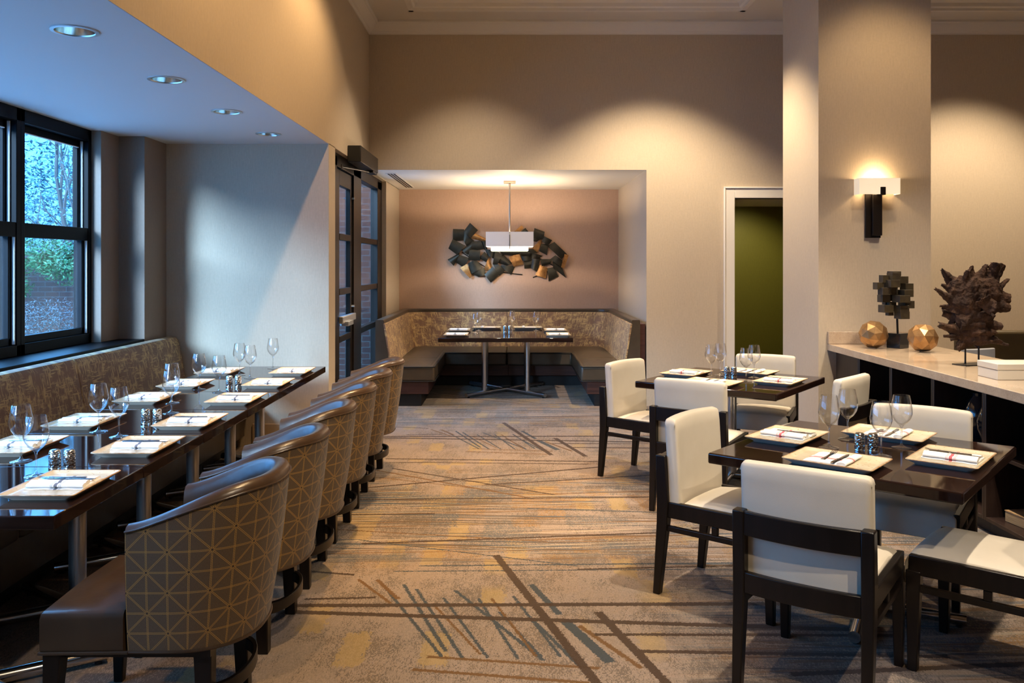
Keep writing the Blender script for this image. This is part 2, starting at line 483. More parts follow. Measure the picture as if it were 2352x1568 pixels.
    def seg(x0, y0, x1, y1, w):
        L = math.hypot(x1-x0, y1-y0); a = math.atan2(y1-y0, x1-x0)
        q = n.sep(n.map(vr, loc=((x0+x1)/2, (y0+y1)/2, 0), rot=(0, 0, a), scale=(1, 1, 1), vt='TEXTURE'))
        return n.math('MULTIPLY', n.math('COMPARE', q[0], 0.0, L/2), n.math('COMPARE', q[1], 0.0, w/2))
    brown = (.042, .022, .009); slate = (.034, .041, .044); rust = (.11, .052, .013)
    SL = [(-.66, 4.30, -.29, 3.50, .017), (-.548, 4.29, -.277, 3.55, .019), (-.477, 4.23, -.196, 3.47, .017), (-.282, 4.21, .128, 3.467, .019), (-.333, 4.12, -.10, 3.49, .015),
          (-.163, 4.11, .025, 3.48, .015), (.006, 4.14, .20, 3.50, .015), (.095, 4.29, .22, 3.92, .032), (.24, 3.85, .40, 3.45, .050), (-.06, 3.95, .12, 3.50, .014), (.10, 3.85, .27, 3.42, .018),
          (-.5, 4.55, 1.3, 4.60, .016), (-.62, 4.47, .9, 4.50, .012), (.1, 5.62, 1.7, 5.45, .018), (-.9, 4.98, .35, 4.55, .012)]
    RU = [(-.79, 4.36, -.58, 4.05, .018), (-.69, 4.35, -.55, 4.10, .024), (-.10, 4.11, .10, 3.50, .014), (-.38, 4.05, -.13, 3.52, .013), (.30, 3.80, .52, 3.40, .024), (-1.07, 6.66, .12, 5.87, .022), (-1.05, 6.45, -.1, 6.05, .014),
          (-.35, 3.50, .35, 3.40, .020), (-.40, 3.39, .30, 3.28, .022), (-1.5, 5.25, .2, 4.95, .014)]
    BR = [(-1.3, 4.02, 1.75, 4.05, .040), (-1.3, 3.97, 1.5, 3.76, .040), (-.09, 4.72, .335, 3.25, .042), (.40, 3.95, .62, 3.2, .042), (-1.0, 4.10, -.66, 4.12, .022),
          (-.87, 4.91, .95, 5.12, .026), (-1.07, 6.13, .75, 6.78, .030), (-.2, 6.22, 1.6, 6.62, .026), (-1.07, 5.83, 1.2, 5.9, .026), (-.95, 6.72, .3, 5.95, .022), (-1.07, 5.48, -.5, 5.5, .022),
          (.36, 3.71, 1.7, 3.70, .026), (.5, 3.55, 1.8, 3.50, .03), (-1.05, 3.12, .7, 3.02, .028), (.35, 4.50, 1.6, 4.58, .020), (-1.5, 4.56, -.82, 4.42, .022), (1.1, 5.2, 2.6, 5.35, .03), (1.1, 3.35, 2.8, 3.5, .035), (-1.0, 6.93, .62, 6.86, .022)]
    for col, segs in ((slate, SL), (rust, RU), (brown, BR)):
        tot = None
        for sg in segs:
            k = seg(*sg)
            tot = k if tot is None else n.math('MAXIMUM', tot, k)
        c = n.mix(n.math('MULTIPLY', tot, .95), c, col)
    n.links.new(c, P(m).inputs['Base Color'])
    h = n.noise(n.map(pos, scale=(320, 320, 1)), 1, 1)
    n.links.new(n.bump(h, .5, .004), P(m).inputs['Normal'])
    return m
M['carpet'] = carpet()
M['channel'] = mat('white_sash_channel', (.8, .8, .8), .6)
# ------------------------------------------------------------------ room shell
XL, YB, YA = -1.625, 9.66, 12.22          # left wall, back wall, alcove back
NZ = 2.68                                 # soffit height of niche and alcove
NE = 7.527                                # niche end wall
CZ = 4.36                                 # ceiling border
struct('floor', B(-3.45, 7.6, -2.2, 12.3, -.06, 0), M['carpet'], smooth=False)
# left side
bm = B(XL-.12, XL, -2.2, YA+.08, NZ+.0005, CZ+.4)
bx(bm, XL-.12, XL, 10.96, YA, 0, NZ+.006)
bx(bm, XL-.12, XL, -2.2, .6, 0, NZ+.006)
bx(bm, -3.45, XL, NE, 7.80, 0, NZ+.006)
struct('wall_left', bm, M['wall'], smooth=False)
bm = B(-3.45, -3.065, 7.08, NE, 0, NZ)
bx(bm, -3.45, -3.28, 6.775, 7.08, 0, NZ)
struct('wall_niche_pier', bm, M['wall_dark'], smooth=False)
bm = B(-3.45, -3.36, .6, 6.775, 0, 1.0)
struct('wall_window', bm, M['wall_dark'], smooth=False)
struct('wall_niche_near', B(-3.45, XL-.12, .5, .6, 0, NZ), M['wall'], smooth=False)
DL = (3.864, 4.887, 5.92, 6.94); DLX = -1.99; HS = .16
def holed_ceiling():
    bm = bmesh.new(); x0, x1, z0, z1 = -3.5, XL-.004, NZ, NZ+.03
    bx(bm, x0, DLX-HS, .5, 7.8, z0, z1); bx(bm, DLX+HS, x1, .5, 7.8, z0, z1)
    ys = [.5] + [v for y in DL for v in (y-HS, y+HS)] + [7.8]
    for i in range(0, len(ys), 2): bx(bm, DLX-HS, DLX+HS, ys[i], ys[i+1], z0, z1)
    for y in DL:
        sq, ci = [], []
        for k in range(40):
            a = 2*PI*k/40; c, s = math.cos(a), math.sin(a); q = HS/max(abs(c), abs(s))
            sq.append((DLX+c*q, y+s*q)); ci.append((DLX+.088*c, y+.088*s))
        loft(bm, [[(x, y_, z0) for x, y_ in sq], [(x, y_, z0) for x, y_ in ci], [(x, y_, z1) for x, y_ in ci], [(x, y_, z1) for x, y_ in sq]], caps=False)
    return bm
struct('ceiling_niche', holed_ceiling(), M['niche_ceiling'], smooth=False)
struct('ceiling_niche_deck', B(-3.5, XL-.004, .5, 7.8, NZ+.17, NZ+.2), M['niche_ceiling'], smooth=False)
struct('trim_window_stool', B(-3.40, -3.065, .6, 7.08, .955, .992), M['black_frame'], bevel=.004)
struct('baseboard_niche', B(-2.3, XL+.0, NE-.012, NE, 0, .2), M['tan_base'], bevel=.004)
# back
bm = B(XL, 1.53, YB, YB+.14, 2.6855, CZ+.4)
bx(bm, 1.53, 2.53, YB, YB+.14, 0, CZ+.4)
bx(bm, 2.53, 3.55, YB, YB+.14, 2.363, CZ+.4)
bx(bm, 3.55, 7.6, YB, YB+.14, 0, CZ+.4)
struct('wall_back', bm, M['wall'], smooth=False)
struct('wall_alcove_back', B(XL-.05, 1.70, YA, YA+.1, 0, 2.75), M['accent'], smooth=False)
struct('wall_alcove_right', B(1.53, 1.66, YB+.14, YA, 0, 2.75), M['wall'], smooth=False)
struct('ceiling_alcove', B(XL, 1.66, YB+.0004, YA, 2.685, 2.75), M['white_paint'], smooth=False)
struct('wall_right', B(7.5, 7.6, -2.2, YB, 0, CZ+.4), M['wall'], smooth=False)
struct('wall_rear', B(-3.45, 7.6, -2.3, -2.2, 0, CZ+.4), M['wall'], smooth=False)
# hall behind the doorway
struct('wall_hall', B(1.66, 5.5, 11.5, 11.6, 0, 2.6), M['green'], smooth=False)
struct('wall_hall_side', B(5.4, 5.5, YB+.14, 11.5, 0, 2.6), M['green'], smooth=False)
struct('ceiling_hall', B(1.66, 5.5, YB+.14, 11.5, 2.39, 2.5), M['ceiling'], smooth=False)
bm = B(2.42, 2.53, YB-.022, YB+.14, 0, 2.472)
bx(bm, 3.55, 3.66, YB-.022, YB+.14, 0, 2.472)
bx(bm, 2.53, 3.55, YB-.022, YB+.14, 2.363, 2.472)
bx(bm, 2.405, 2.425, YB-.034, YB, 0, 2.487); bx(bm, 2.405, 3.68, YB-.034, YB, 2.472, 2.49)
struct('trim_doorway', bm, M['white_paint'], bevel=.005)
# pillar
struct('wall_pillar', B(2.70, 3.69, 7.48, 8.46, 0, CZ+.3), M['wall'], smooth=False)
# ceiling: border strips round two recessed trays
T1 = (-1.12, 2.53, -1.6, 9.24); T2 = (3.0, 7.0, -1.6, 9.24)
bm = bmesh.new()
for x0, x1, y0, y1 in ((XL, T1[0], -2.2, YB), (T1[1], T2[0], -2.2, YB), (T2[1], 7.6, -2.2, YB),
                       (T1[0], T1[1], 9.24, YB), (T2[0], T2[1], 9.24, YB), (T1[0], T1[1], -2.2, -1.6), (T2[0], T2[1], -2.2, -1.6)):
    bx(bm, x0, x1, y0, y1, CZ, CZ+.06)
bx(bm, XL, 7.6, -2.2, YB, CZ+.34, CZ+.42)
struct('ceiling', bm, M['ceiling'], smooth=False)
def extrude_prof(bm, prof, axis, a0, a1, base, sgn):
    """prof: (distance from wall, z); axis 'x' runs along x at wall y=base, 'y' runs along y at wall x=base"""
    rings = []
    for a in (a0, a1):
        rings.append([(a, base+sgn*d, z) if axis == 'x' else (base+sgn*d, a, z) for d, z in prof])
    loft(bm, rings)
crown = [(0, 4.222), (.012, 4.222), (.014, 4.238), (.022, 4.246), (.040, 4.252), (.066, 4.278), (.088, 4.312), (.096, 4.328), (.108, 4.330), (.118, 4.337), (.118, CZ), (0, CZ)]
bm = bmesh.new()
extrude_prof(bm, crown, 'x', XL, 2.69, YB, -1)
struct('trim_crown_back', bm, M['white_paint'], angle=25)
bm = bmesh.new(); extrude_prof(bm, crown, 'x', 2.69, 7.5, YB, -1)
struct('trim_crown_back_right', bm, M['white_paint'], angle=25)
bm = bmesh.new(); extrude_prof(bm, crown, 'y', -2.2, YB, XL, 1)
struct('trim_crown_left', bm, M['white_paint'], angle=25)
tray = [(0, CZ-.004), (.05, CZ-.004), (.055, CZ+.02), (.075, CZ+.035), (.085, CZ+.07), (.11, CZ+.09), (.12, CZ+.13), (.16, CZ+.16), (.17, CZ+.2), (.17, CZ+.34), (0, CZ+.34)]
bm = bmesh.new()
for T in (T1, T2):
    extrude_prof(bm, tray, 'x', T[0], T[1], T[3], -1); extrude_prof(bm, tray, 'x', T[0], T[1], T[2], 1)
    extrude_prof(bm, tray, 'y', T[2], T[3], T[0], 1); extrude_prof(bm, tray, 'y', T[2], T[3], T[1], -1)
struct('trim_tray', bm, M['white_paint'], angle=25)

# ------------------------------------------------------------------ windows (black double-hung units)
WX = -3.385
def window(i, y0, y1):
    e = thing('window_%d' % i, None, None, (0, 0, 0)); e['kind'] = 'structure'
    z0, z1 = .992, NZ; fw = .05
    bm = B(WX-.09, WX+.03, y0, y0+fw, z0, z1)
    bx(bm, WX-.09, WX+.03, y1-fw, y1, z0, z1); bx(bm, WX-.09, WX+.03, y0, y1, z1-.09, z1); bx(bm, WX-.09, WX+.03, y0, y1, z0, z0+.075)
    obj('frame', bm, M['black_frame'], e, bevel=.004)
    mid = 1.85
    bm = bmesh.new()
    a, b = y0+fw, y1-fw
    for (za, zb, dx) in ((z0+.075, mid+.045, -.02), (mid-.045, z1-.09, -.055)):
        bx(bm, WX+dx-.02, WX+dx+.02, a, a+.045, za, zb); bx(bm, WX+dx-.02, WX+dx+.02, b-.045, b, za, zb)
        bx(bm, WX+dx-.02, WX+dx+.02, a, b, zb-.05, zb); bx(bm, WX+dx-.02, WX+dx+.02, a, b, za, za+.05)
    bx(bm, WX-.01, WX+.025, a, b, mid-.05, mid+.05)
    obj('sash', bm, M['black_frame'], e, bevel=.003)
    bm = B(WX+.004, WX+.022, b-.012, b-.002, z0+.08, mid-.05); bx(bm, WX-.030, WX-.012, b-.012, b-.002, mid+.05, z1-.095)
    bx(bm, WX-.034, WX-.024, a+.045, b-.045, z1-.15, z1-.143)
    obj('metal_channel', bm, M['channel'], e)
    bm = B(WX-.022, WX-.018, a+.045, b-.045, z0+.125, mid-.005); bx(bm, WX-.057, WX-.053, a+.045, b-.045, mid+.005, z1-.14)
    obj('glass', bm, M['pane'], e, smooth=False)
for i, y in enumerate((5.80, 4.83, 3.86, 2.89, 1.92, .95)):
    window(i+1, y, y+.97 if i else 6.775)

# ------------------------------------------------------------------ glazed entrance door in the left wall
e = thing('door_1', None, None); e['kind'] = 'structure'
DX = -1.70; DZ = 2.655
bm = B(DX-.07, DX+.02, 7.80, 8.16, 0, DZ); bx(bm, DX-.07, DX+.02, 9.02, 9.46, 0, DZ); bx(bm, DX-.07, DX+.02, 10.62, 10.96, 0, DZ)
bx(bm, DX-.07, DX+.02, 7.8, 10.96, DZ-.10, NZ+.006); bx(bm, DX-.07, DX+.02, 9.46, 10.62, 0, .14)
obj('frame', bm, M['bronze_frame'], e, bevel=.004)
ms = (.87, 1.34, 1.885)
bm = B(DX-.05, DX, 8.17, 8.36, .01, DZ-.11); bx(bm, DX-.05, DX, 8.93, 9.02, .01, DZ-.11)
bx(bm, DX-.05, DX, 8.36, 8.93, DZ-.26, DZ-.11); bx(bm, DX-.05, DX, 8.36, 8.93, .01, .25)
for z in ms: bx(bm, DX-.05, DX+.004, 8.36, 8.93, z-.032, z+.032)
lf = obj('door_leaf', bm, M['bronze_frame'], e, bevel=.003)
obj('leaf_glass', B(DX-.03, DX-.024, 8.36, 8.93, .25, DZ-.26), M['pane'], lf, smooth=False)
bm = bmesh.new()
for z in ms: bx(bm, DX-.05, DX+.012, 9.46, 10.62, z-.032, z+.032)
sl = obj('sidelight_bars', bm, M['bronze_frame'], e, bevel=.003)
obj('sidelight_glass', B(DX-.03, DX-.024, 9.46, 10.62, .14, DZ-.10), M['pane'], sl, smooth=False)
bm = B(DX+.005, DX+.05, 8.30, 8.98, 1.03, 1.10); bx(bm, DX+.004, DX+.085, 8.40, 8.66, 1.0, 1.05)
obj('push_bar', bm, M['alu'], lf, bevel=.006)
bm = bmesh.new()
for z in (1.17, 2.31): tube(bm, [(DX, 9.0, z), (DX+.03, 9.0, z)], .012, 10)
obj('latch_stud', bm, M['alu'], e)
t = thing('door_operator', 'long dark automatic opener box above the black glazed door', 'door opener', (XL, 8.92, 2.625))
obj('housing', B(.0, .132, -.53, .54, 0, .163), M['bronze_frame'], t, bevel=.005)
obj('end_cap', B(.003, .129, -.537, -.53, .003, .16), M['black'], t, bevel=.003)
bm = bmesh.new(); tube(bm, [(.09, .36, -.012), (.02, -.1, -.03), (-.062, -.52, -.05)], .011, 8); bx(bm, .05, .125, .25, .52, -.022, 0)
bx(bm, -.075, -.05, -.58, -.46, -.075, -.03)
obj('arm', bm, M['bronze_frame'], t)

# ------------------------------------------------------------------ outside the windows
struct('ground_outside', B(-40, XL-.2, -15, 40, -.32, -.26), M['ground'], smooth=False)
bm = B(-14, -4.9, 12.6, 12.85, -.26, 1.70); bx(bm, -14, -4.9, 12.54, 12.92, 1.70, 1.78)
bx(bm, -5.6, -5.05, 12.45, 12.6, -.26, 1.70)
struct('wall_garden', bm, M['brick'], smooth=False)
bm = B(-4.2, -1.78, 12.4, 12.8, -.26, 4.5); bx(bm, -2.6, -1.76, 11.1, 12.4, -.26, 4.5)
struct('wall_courtyard', bm, M['brick'], smooth=False)
def leaves(bm, c, r, n, size, squash=1.0, shell=.55):
    c = Vector(c)
    for _ in range(n):
        d = Vector((random.gauss(0,1), random.gauss(0,1), random.gauss(0,1))).normalized()
        k = random.uniform(shell, 1.0)
        p = c + Vector((d.x*r[0]*k, d.y*r[1]*k, d.z*r[2]*k))
        u = Vector((random.gauss(0,1), random.gauss(0,1), random.gauss(0,.6))).normalized()
        w = u.cross(d + Vector((0,0,.3))).normalized() if u.cross(d).length > 1e-3 else Vector((1,0,0))
        s = size*random.uniform(.7, 1.4)
        q = u.cross(w)
        pts = [p-u*s, p+w*s*.42+q*s*.1, p+u*s, p-w*s*.42+q*s*.1]
        bm.faces.new([bm.verts.new(x) for x in pts])
def branchy(bm, p, d, L, r, depth):
    pts = [Vector(p)]; dd = Vector(d).normalized()
    for i in range(5):
        dd = (dd + Vector((random.uniform(-.18,.18), random.uniform(-.18,.18), random.uniform(-.06,.12)))).normalized()
        pts.append(pts[-1] + dd*L/5)
    tube(bm, pts, [r*(1-.13*i) for i in range(6)], 6)
    if depth > 0:
        for i in (2, 3, 4, 5):
            nd = (dd + Vector((random.uniform(-1,1), random.uniform(-1,1), random.uniform(-.2,.6)))).normalized()
            branchy(bm, pts[i], nd, L*random.uniform(.5,.72), r*.5, depth-1)
def plant(name, label, cat, loc, blobs, leaf, size, stems, dens=900, group=None):
    t = thing(name, label, cat, loc, 0, group)
    bm = bmesh.new()
    for c, r, n in blobs: leaves(bm, c, r, n, size)
    obj('foliage', bm, M[leaf], t, smooth=False)
    bm = bmesh.new()
    for st in stems: branchy(bm, *st)
    obj('branches', bm, M['bark'], t)
    return t
plant('tree', 'tall tree with bare forking branches outside the window', 'tree', (-8.0, 15.2, -.26),
      [((0,.6,3.0),(2.2,1.2,1.3),3000), ((-1.4,.4,2.4),(1.4,1.0,1.0),1500), ((1.6,.3,3.6),(1.2,1.0,1.2),1500)], 'leaf_sky_tint', .028, [((0,0,0),(.05,0,1),3.2,.13,3), ((.3,.2,.4),(.3,0,1),2.8,.08,3)])
plant('evergreen_bush', 'green leafy bush spilling over the brick wall outside the window', 'bush', (-6.9, 11.85, -.26),
      [((0,-.1,2.0),(1.1,.4,.32),3600), ((-1.0,-.15,1.75),(.6,.35,.35),1500), ((.9,-.2,1.85),(.5,.35,.3),1300), ((.1,-.3,1.55),(.3,.2,.2),500), ((-2.2,0,2.2),(1.0,.4,.5),1500)], 'leaf_green', .03, [((0,.0,0),(0,-.1,1),1.6,.05,0)])
plant('shrub', 'low plum-grey shrub in front of the brick wall outside', 'shrub', (-5.8, 10.6, -.26),
      [((0,0,1.05),(.65,.5,.42),4200), ((-.55,.1,.8),(.5,.4,.5),2600), ((.45,-.1,.6),(.4,.4,.4),2200)], 'leaf_plum', .014, [((0,0,0),(.1,0,1),.8,.03,2), ((-.3,0,0),(-.2,0,1),.7,.03,2)])
plant('hedge', 'dark green hedge standing behind the bare tree outside', 'hedge', (-10, 20.2, -.26),
      [((0,0,2.6),(6.5,1.2,2.6),16000), ((4.2,-.5,3.6),(2.2,1.0,1.6),6000), ((-5,0,3),(4,1.2,2.8),6000)], 'leaf_sky_tint', .075, [((0,0,0),(0,0,1),3.0,.12,2), ((3,0,0),(.1,0,1),3.0,.1,2)])

# ------------------------------------------------------------------ ceiling fittings
prof_ring = [(.100, 0), (.1, -.006), (.088, -.006), (.086, .002), (.074, .05), (.06, .09)]
def downlight(y, label):
    t = thing('ceiling_downlight', label, 'downlight', (-1.99, y, NZ), 0, 'recessed downlights over the window tables')
    bm = lathe(bmesh.new(), [(.102, 0), (.102, -.006), (.086, -.007), (.084, -.001)], 32, cap0=False, cap1=False)
    obj('trim_ring', bm, M['alu'], t)
    bm = lathe(bmesh.new(), [(.0860, -.004), (.084, .02), (.076, .06), (.062, .10), (.05, .118), (.052, .122), (.065, .10), (.080, .06), (.0875, .02), (.0878, -.004)], 32, cap0=False, cap1=False)
    obj('reflector', bm, M['reflector'], t)
    obj('lamp', lathe(bmesh.new(), [(.05, .118), (.046, .112), (.02, .108)], 24, cap0=True, cap1=True), M['white_paint'], t)
M['reflector'] = mat('bright_reflector_cone', (.8, .74, .64), .2, 1)
for y, s in ((3.864, 'largest recessed downlight, nearest in the niche ceiling row'), (4.887, 'second recessed downlight along the niche ceiling row'),
             (5.92, 'third recessed downlight along the niche ceiling row'), (6.94, 'smallest recessed downlight, nearest the pale end wall')):
    downlight(y, s)
# linear air slot in alcove ceiling
t = thing('air_diffuser', 'white linear slot air vent in the alcove ceiling', 'vent', (-1.43, 10.93, 2.685))
obj('frame', B(-.065, .065, -.93, .93, -.006, 0), M['white_paint'], t, bevel=.002)
for k in range(3):
    obj('slot', B(-.045+.034*k, -.023+.034*k, -.9, .9, -.0075, -.0055), M['black'], t)

# pendant
t = thing('pendant_lamp', 'white rectangular pendant lamp hanging over the alcove table', 'pendant lamp', (-.03, 10.98, 0))
obj('canopy', B(-.077, .077, -.06, .06, 2.657, 2.685), M['nickel'], t, bevel=.003)
bm = tube(bmesh.new(), [(0, 0, 2.66), (0, 0, 2.005)], .0105, 12); tube(bm, [(0,0,2.62),(0,0,2.655)], .014, 12)
obj('rod', bm, M['nickel'], t)
def frame_box(x, y, z0, z1, th):
    bm = bmesh.new()
    bx(bm, -x, x, -y, -y+th, z0, z1); bx(bm, -x, x, y-th, y, z0, z1); bx(bm, -x, -x+th, -y+th, y-th, z0, z1); bx(bm, x-th, x, -y+th, y-th, z0, z1)
    return bm
obj('shade', frame_box(.30, .30, 1.835, 2.02, .006), M['pendant_shade'], t)
obj('inner_shade', frame_box(.235, .235, 1.782, 1.835, .006), M['pendant_diffuser'], t)
obj('diffuser', B(-.228, .228, -.228, .228, 1.788, 1.794), M['pendant_diffuser'], t)
bm = B(-.005, .005, -.306, -.30, 1.80, 1.985); bx(bm, -.30, .30, -.006, .006, 2.00, 2.012); bx(bm, -.006, .006, -.30, .30, 2.0, 2.012)
obj('center_bar', bm, M['nickel'], t)

# sconce
t = thing('wall_sconce', 'lit white wall sconce with dark backplate on the pillar', 'wall lamp', (3.19, 7.48, 0))
bm = B(-.085, .05, -.025, -.002, 1.845, 2.245)
obj('backplate', bm, M['bronze_frame'], t, bevel=.004)
obj('arm', B(-.035, .05, -.055, -.025, 1.865, 2.225), M['bronze_frame'], t, bevel=.004)
obj('shade_clip', B(.005, .05, -.125, -.025, 2.215, 2.285), M['bronze_frame'], t, bevel=.003)
bm = bmesh.new()
ring = []
for (w, d) in ((.178, .115), (.172, .109)):
    ring.append([(-w, 0), (-w, -d), (w, -d), (w, 0)])
for a, b_ in ((0, 1), (1, 2), (2, 3)):
    o0, o1, i0, i1 = ring[0][a], ring[0][b_], ring[1][a], ring[1][b_]
    loft(bm, [[(p[0], p[1]-.002, z) for p in (o0, o1, i1, i0)] for z in (2.222, 2.362)])
obj('shade', bm, M['sconce_shade'], t, smooth=False)
obj('bulb', lathe(bmesh.new(), [(.012, 2.24), (.014, 2.27), (.026, 2.30), (.026, 2.32), (.01, 2.345)], 16, (.0, -.06, 0)), M['bulb'] if 'bulb' in M else mat('warm_bulb', (1,.9,.7), .5, emit=(1,.75,.45), estr=20), t)

# ------------------------------------------------------------------ wall art of curved metal plates
t = thing('wall_sculpture', 'dark and gold curved metal plate sculpture on the alcove wall', 'wall art', (0, YA-.004, 0))
D_, G_ = 'bronze_plate', 'gold_plate'
PL = [(D_,250,765,388,770,385,905,248,915),(D_,480,685,578,775,490,875,398,795),(G_,535,812,690,890,680,925,505,885),(D_,388,800,520,920,430,985,385,900),
(D_,245,910,400,990,300,1105,192,1025),(D_,495,960,500,1045,450,1110,368,1050),(D_,505,940,620,925,670,1030,515,1050),(D_,630,930,710,930,710,1050,680,1040),
(D_,480,1050,612,1060,610,1185,465,1180),(D_,330,1095,300,1170,255,1258,178,1180),(D_,310,1115,465,1165,380,1280,290,1215),(G_,440,1252,495,1400,475,1430,352,1302),
(D_,560,1195,640,1290,500,1370,462,1235),(D_,500,1370,670,1300,690,1390,600,1415),(G_,740,1150,775,1290,735,1330,675,1320),(D_,790,1290,880,1385,770,1490,690,1390),
(D_,680,1080,740,1150,700,1210,612,1160),(D_,690,1040,830,1060,800,1160,730,1130),(D_,830,1070,920,1110,860,1240,800,1240),(D_,845,1230,955,1330,885,1395,810,1260),
(D_,940,1115,1050,1230,990,1260,865,1220),(D_,915,1265,1092,1275,1045,1385,925,1300),(D_,860,1040,1050,1050,1060,1120,940,1110),(G_,1150,1100,1210,1240,1090,1270,1022,1150),
(G_,1190,712,1215,740,1160,815,1070,815),(D_,1245,750,1290,805,1240,850,1180,805),(D_,1380,755,1505,800,1490,900,1355,870),(D_,1330,830,1460,890,1400,930,1330,920),
(G_,1455,910,1468,940,1410,1085,1335,1040),(D_,1510,865,1610,915,1560,980,1480,930),(D_,1475,970,1560,975,1540,1110,1445,1060),(D_,1655,950,1815,1105,1740,1160,1565,1000),
(G_,1790,1115,1840,1130,1785,1290,1745,1280),(D_,1665,1130,1750,1190,1760,1290,1600,1180),(D_,1630,1170,1740,1270,1800,1420,1640,1300),(D_,1320,1085,1480,1130,1420,1170,1315,1180),
(D_,1170,1050,1310,1060,1310,1130,1190,1130),(D_,1190,1130,1320,1120,1315,1190,1215,1195),(D_,1230,1205,1340,1195,1330,1290,1240,1300),(D_,1350,1180,1450,1180,1400,1340,1330,1290),
(D_,1460,1180,1620,1180,1580,1240,1480,1270),(G_,1440,1262,1545,1300,1525,1435,1392,1390),(D_,1560,1310,1640,1295,1695,1410,1575,1470),(D_,1230,1040,1340,1035,1410,1085,1300,1100),
(D_,1040,1050,1180,1060,1150,1110,1060,1120)]
for k, pl in enumerate(PL):
    pts = []
    for i in range(4):
        u = 1000 + pl[1+2*i]/6.03; v = 400 + pl[2+2*i]/6.03
        pts.append(((u-1176)/1950*12.15, 1.62-(v-605)/1950*12.15))
    mx_, mz_ = sum(p[0] for p in pts)/4, sum(p[1] for p in pts)/4
    pts = [(mx_+(p[0]-mx_)*1.13, mz_+(p[1]-mz_)*1.13) for p in pts]
    off = .018 + .045*((k*5) % 7)/6; bul = .017; n_ = 6
    bm = bmesh.new(); V = {}
    for side in (0, 1):
        for i in range(n_+1):
            for j in range(n_+1):
                a, b_ = i/n_, j/n_
                x = (pts[0][0]*(1-a)+pts[1][0]*a)*(1-b_) + (pts[3][0]*(1-a)+pts[2][0]*a)*b_
                z = (pts[0][1]*(1-a)+pts[1][1]*a)*(1-b_) + (pts[3][1]*(1-a)+pts[2][1]*a)*b_
                q = (2*a-1) if k % 2 else (2*b_-1)
                y = -off - bul*(1-q*q) + .004*side
                V[side, i, j] = bm.verts.new((x, y, z))
    for side in (0, 1):
        for i in range(n_):
            for j in range(n_):
                bm.faces.new((V[side,i,j], V[side,i+1,j], V[side,i+1,j+1], V[side,i,j+1]))
    edge = [(i, 0) for i in range(n_)] + [(n_, j) for j in range(n_)] + [(n_-i, n_) for i in range(n_)] + [(0, n_-j) for j in range(n_)]
    for i in range(len(edge)):
        p, q = edge[i], edge[(i+1) % len(edge)]
        bm.faces.new((V[0,p[0],p[1]], V[1,p[0],p[1]], V[1,q[0],q[1]], V[0,q[0],q[1]]))
    o = obj('metal_plate', bm, M[pl[0]], t)
    if pl[0] == G_: o['label'] = 'gold metal plate'
for p, q in (((-.72, 1.78), (-.35, 1.55)), ((-.2, 1.50), (.15, 1.46)), ((.35, 1.72), (.72, 1.52)), ((.3, 1.42), (.55, 1.52))):
    obj('support_rod', tube(bmesh.new(), [(p[0], -.012, p[1]), (q[0], -.012, q[1])], .007, 6), M['iron'], t)
# ------------------------------------------------------------------ alcove banquette (U shape)
AC = -.048
t = thing('banquette', 'U-shaped banquette with gold scribble fabric back in the alcove', 'banquette', (AC, 0, 0))
bxo, y_f, y_r, rad = 1.505, 9.65, 12.14, .14
def upath(inset, rc, ns=10):
    """plan polyline of the back, from the left front end round to the right front end"""
    x = bxo-inset; y = y_r-inset; pts = []
    for k in range(13): pts.append((-x, y_f + (y-rc-y_f)*k/12))
    for k in range(1, ns+1):
        a = PI - PI/2*k/ns; pts.append((-x+rc+rc*math.cos(a), y-rc+rc*math.sin(a)))
    for k in range(1, 15): pts.append((-x+rc + 2*(x-rc)*k/14, y))
    for k in range(1, ns+1):
        a = PI/2 - PI/2*k/ns; pts.append((x-rc+rc*math.cos(a), y-rc+rc*math.sin(a)))
    for k in range(1, 13): pts.append((x, y-rc - (y-rc-y_f)*k/12))
    return pts
def ribbon(levels):
    """levels: list of (inset, corner radius, z) -> one closed band following the U"""
    bm = bmesh.new()
    rows = [[(x, y, z) for x, y in upath(i, r)] for i, r, z in levels]
    n = len(rows[0])
    rings = [[rows[l][k] for l in range(len(rows))] for k in range(n)]
    loft(bm, rings)
    return bm
obj('back_frame', ribbon([(0, .05, .12), (0, .05, .965), (.008, .05, .978), (.085, .16, .978), (.095, .17, .97), (.097, .17, .943), (.090, .17, .93), (.175, .24, .40), (.175, .24, .12)]), M['bench_leather'], t)
for sx in (-1, 1):                                     # two upholstered halves with a centre seam
    bm = bmesh.new()
    lv = [(.088, .17, .935), (.108, .18, .93), (.122, .19, .85), (.150, .21, .65), (.188, .24, .44), (.165, .23, .44)]
    rows = [upath(i, r) for i, r, z in lv]
    n = len(rows[0]); h = n//2
    idx = range(0, h+1) if sx < 0 else range(h, n)
    rings = []
    for k in idx:
        ring = []
        for l in range(len(lv)):
            x, y = rows[l][k]
            if k == h: x = -.022 + sx*.003
            ring.append((x, y, lv[l][2]))
        rings.append(ring)
    R_ = loft(bm, rings); uvd = {}; acc = 0
    for k in range(len(R_)):
        if k: acc += (R_[k][3].co-R_[k-1][3].co).length
        for v in R_[k]: uvd[v] = (acc*sx + (3.1 if sx < 0 else 0), v.co.z)
    set_uv(bm, lambda v: uvd[v])
    obj('back_cushion', bm, M['scribble'], t)
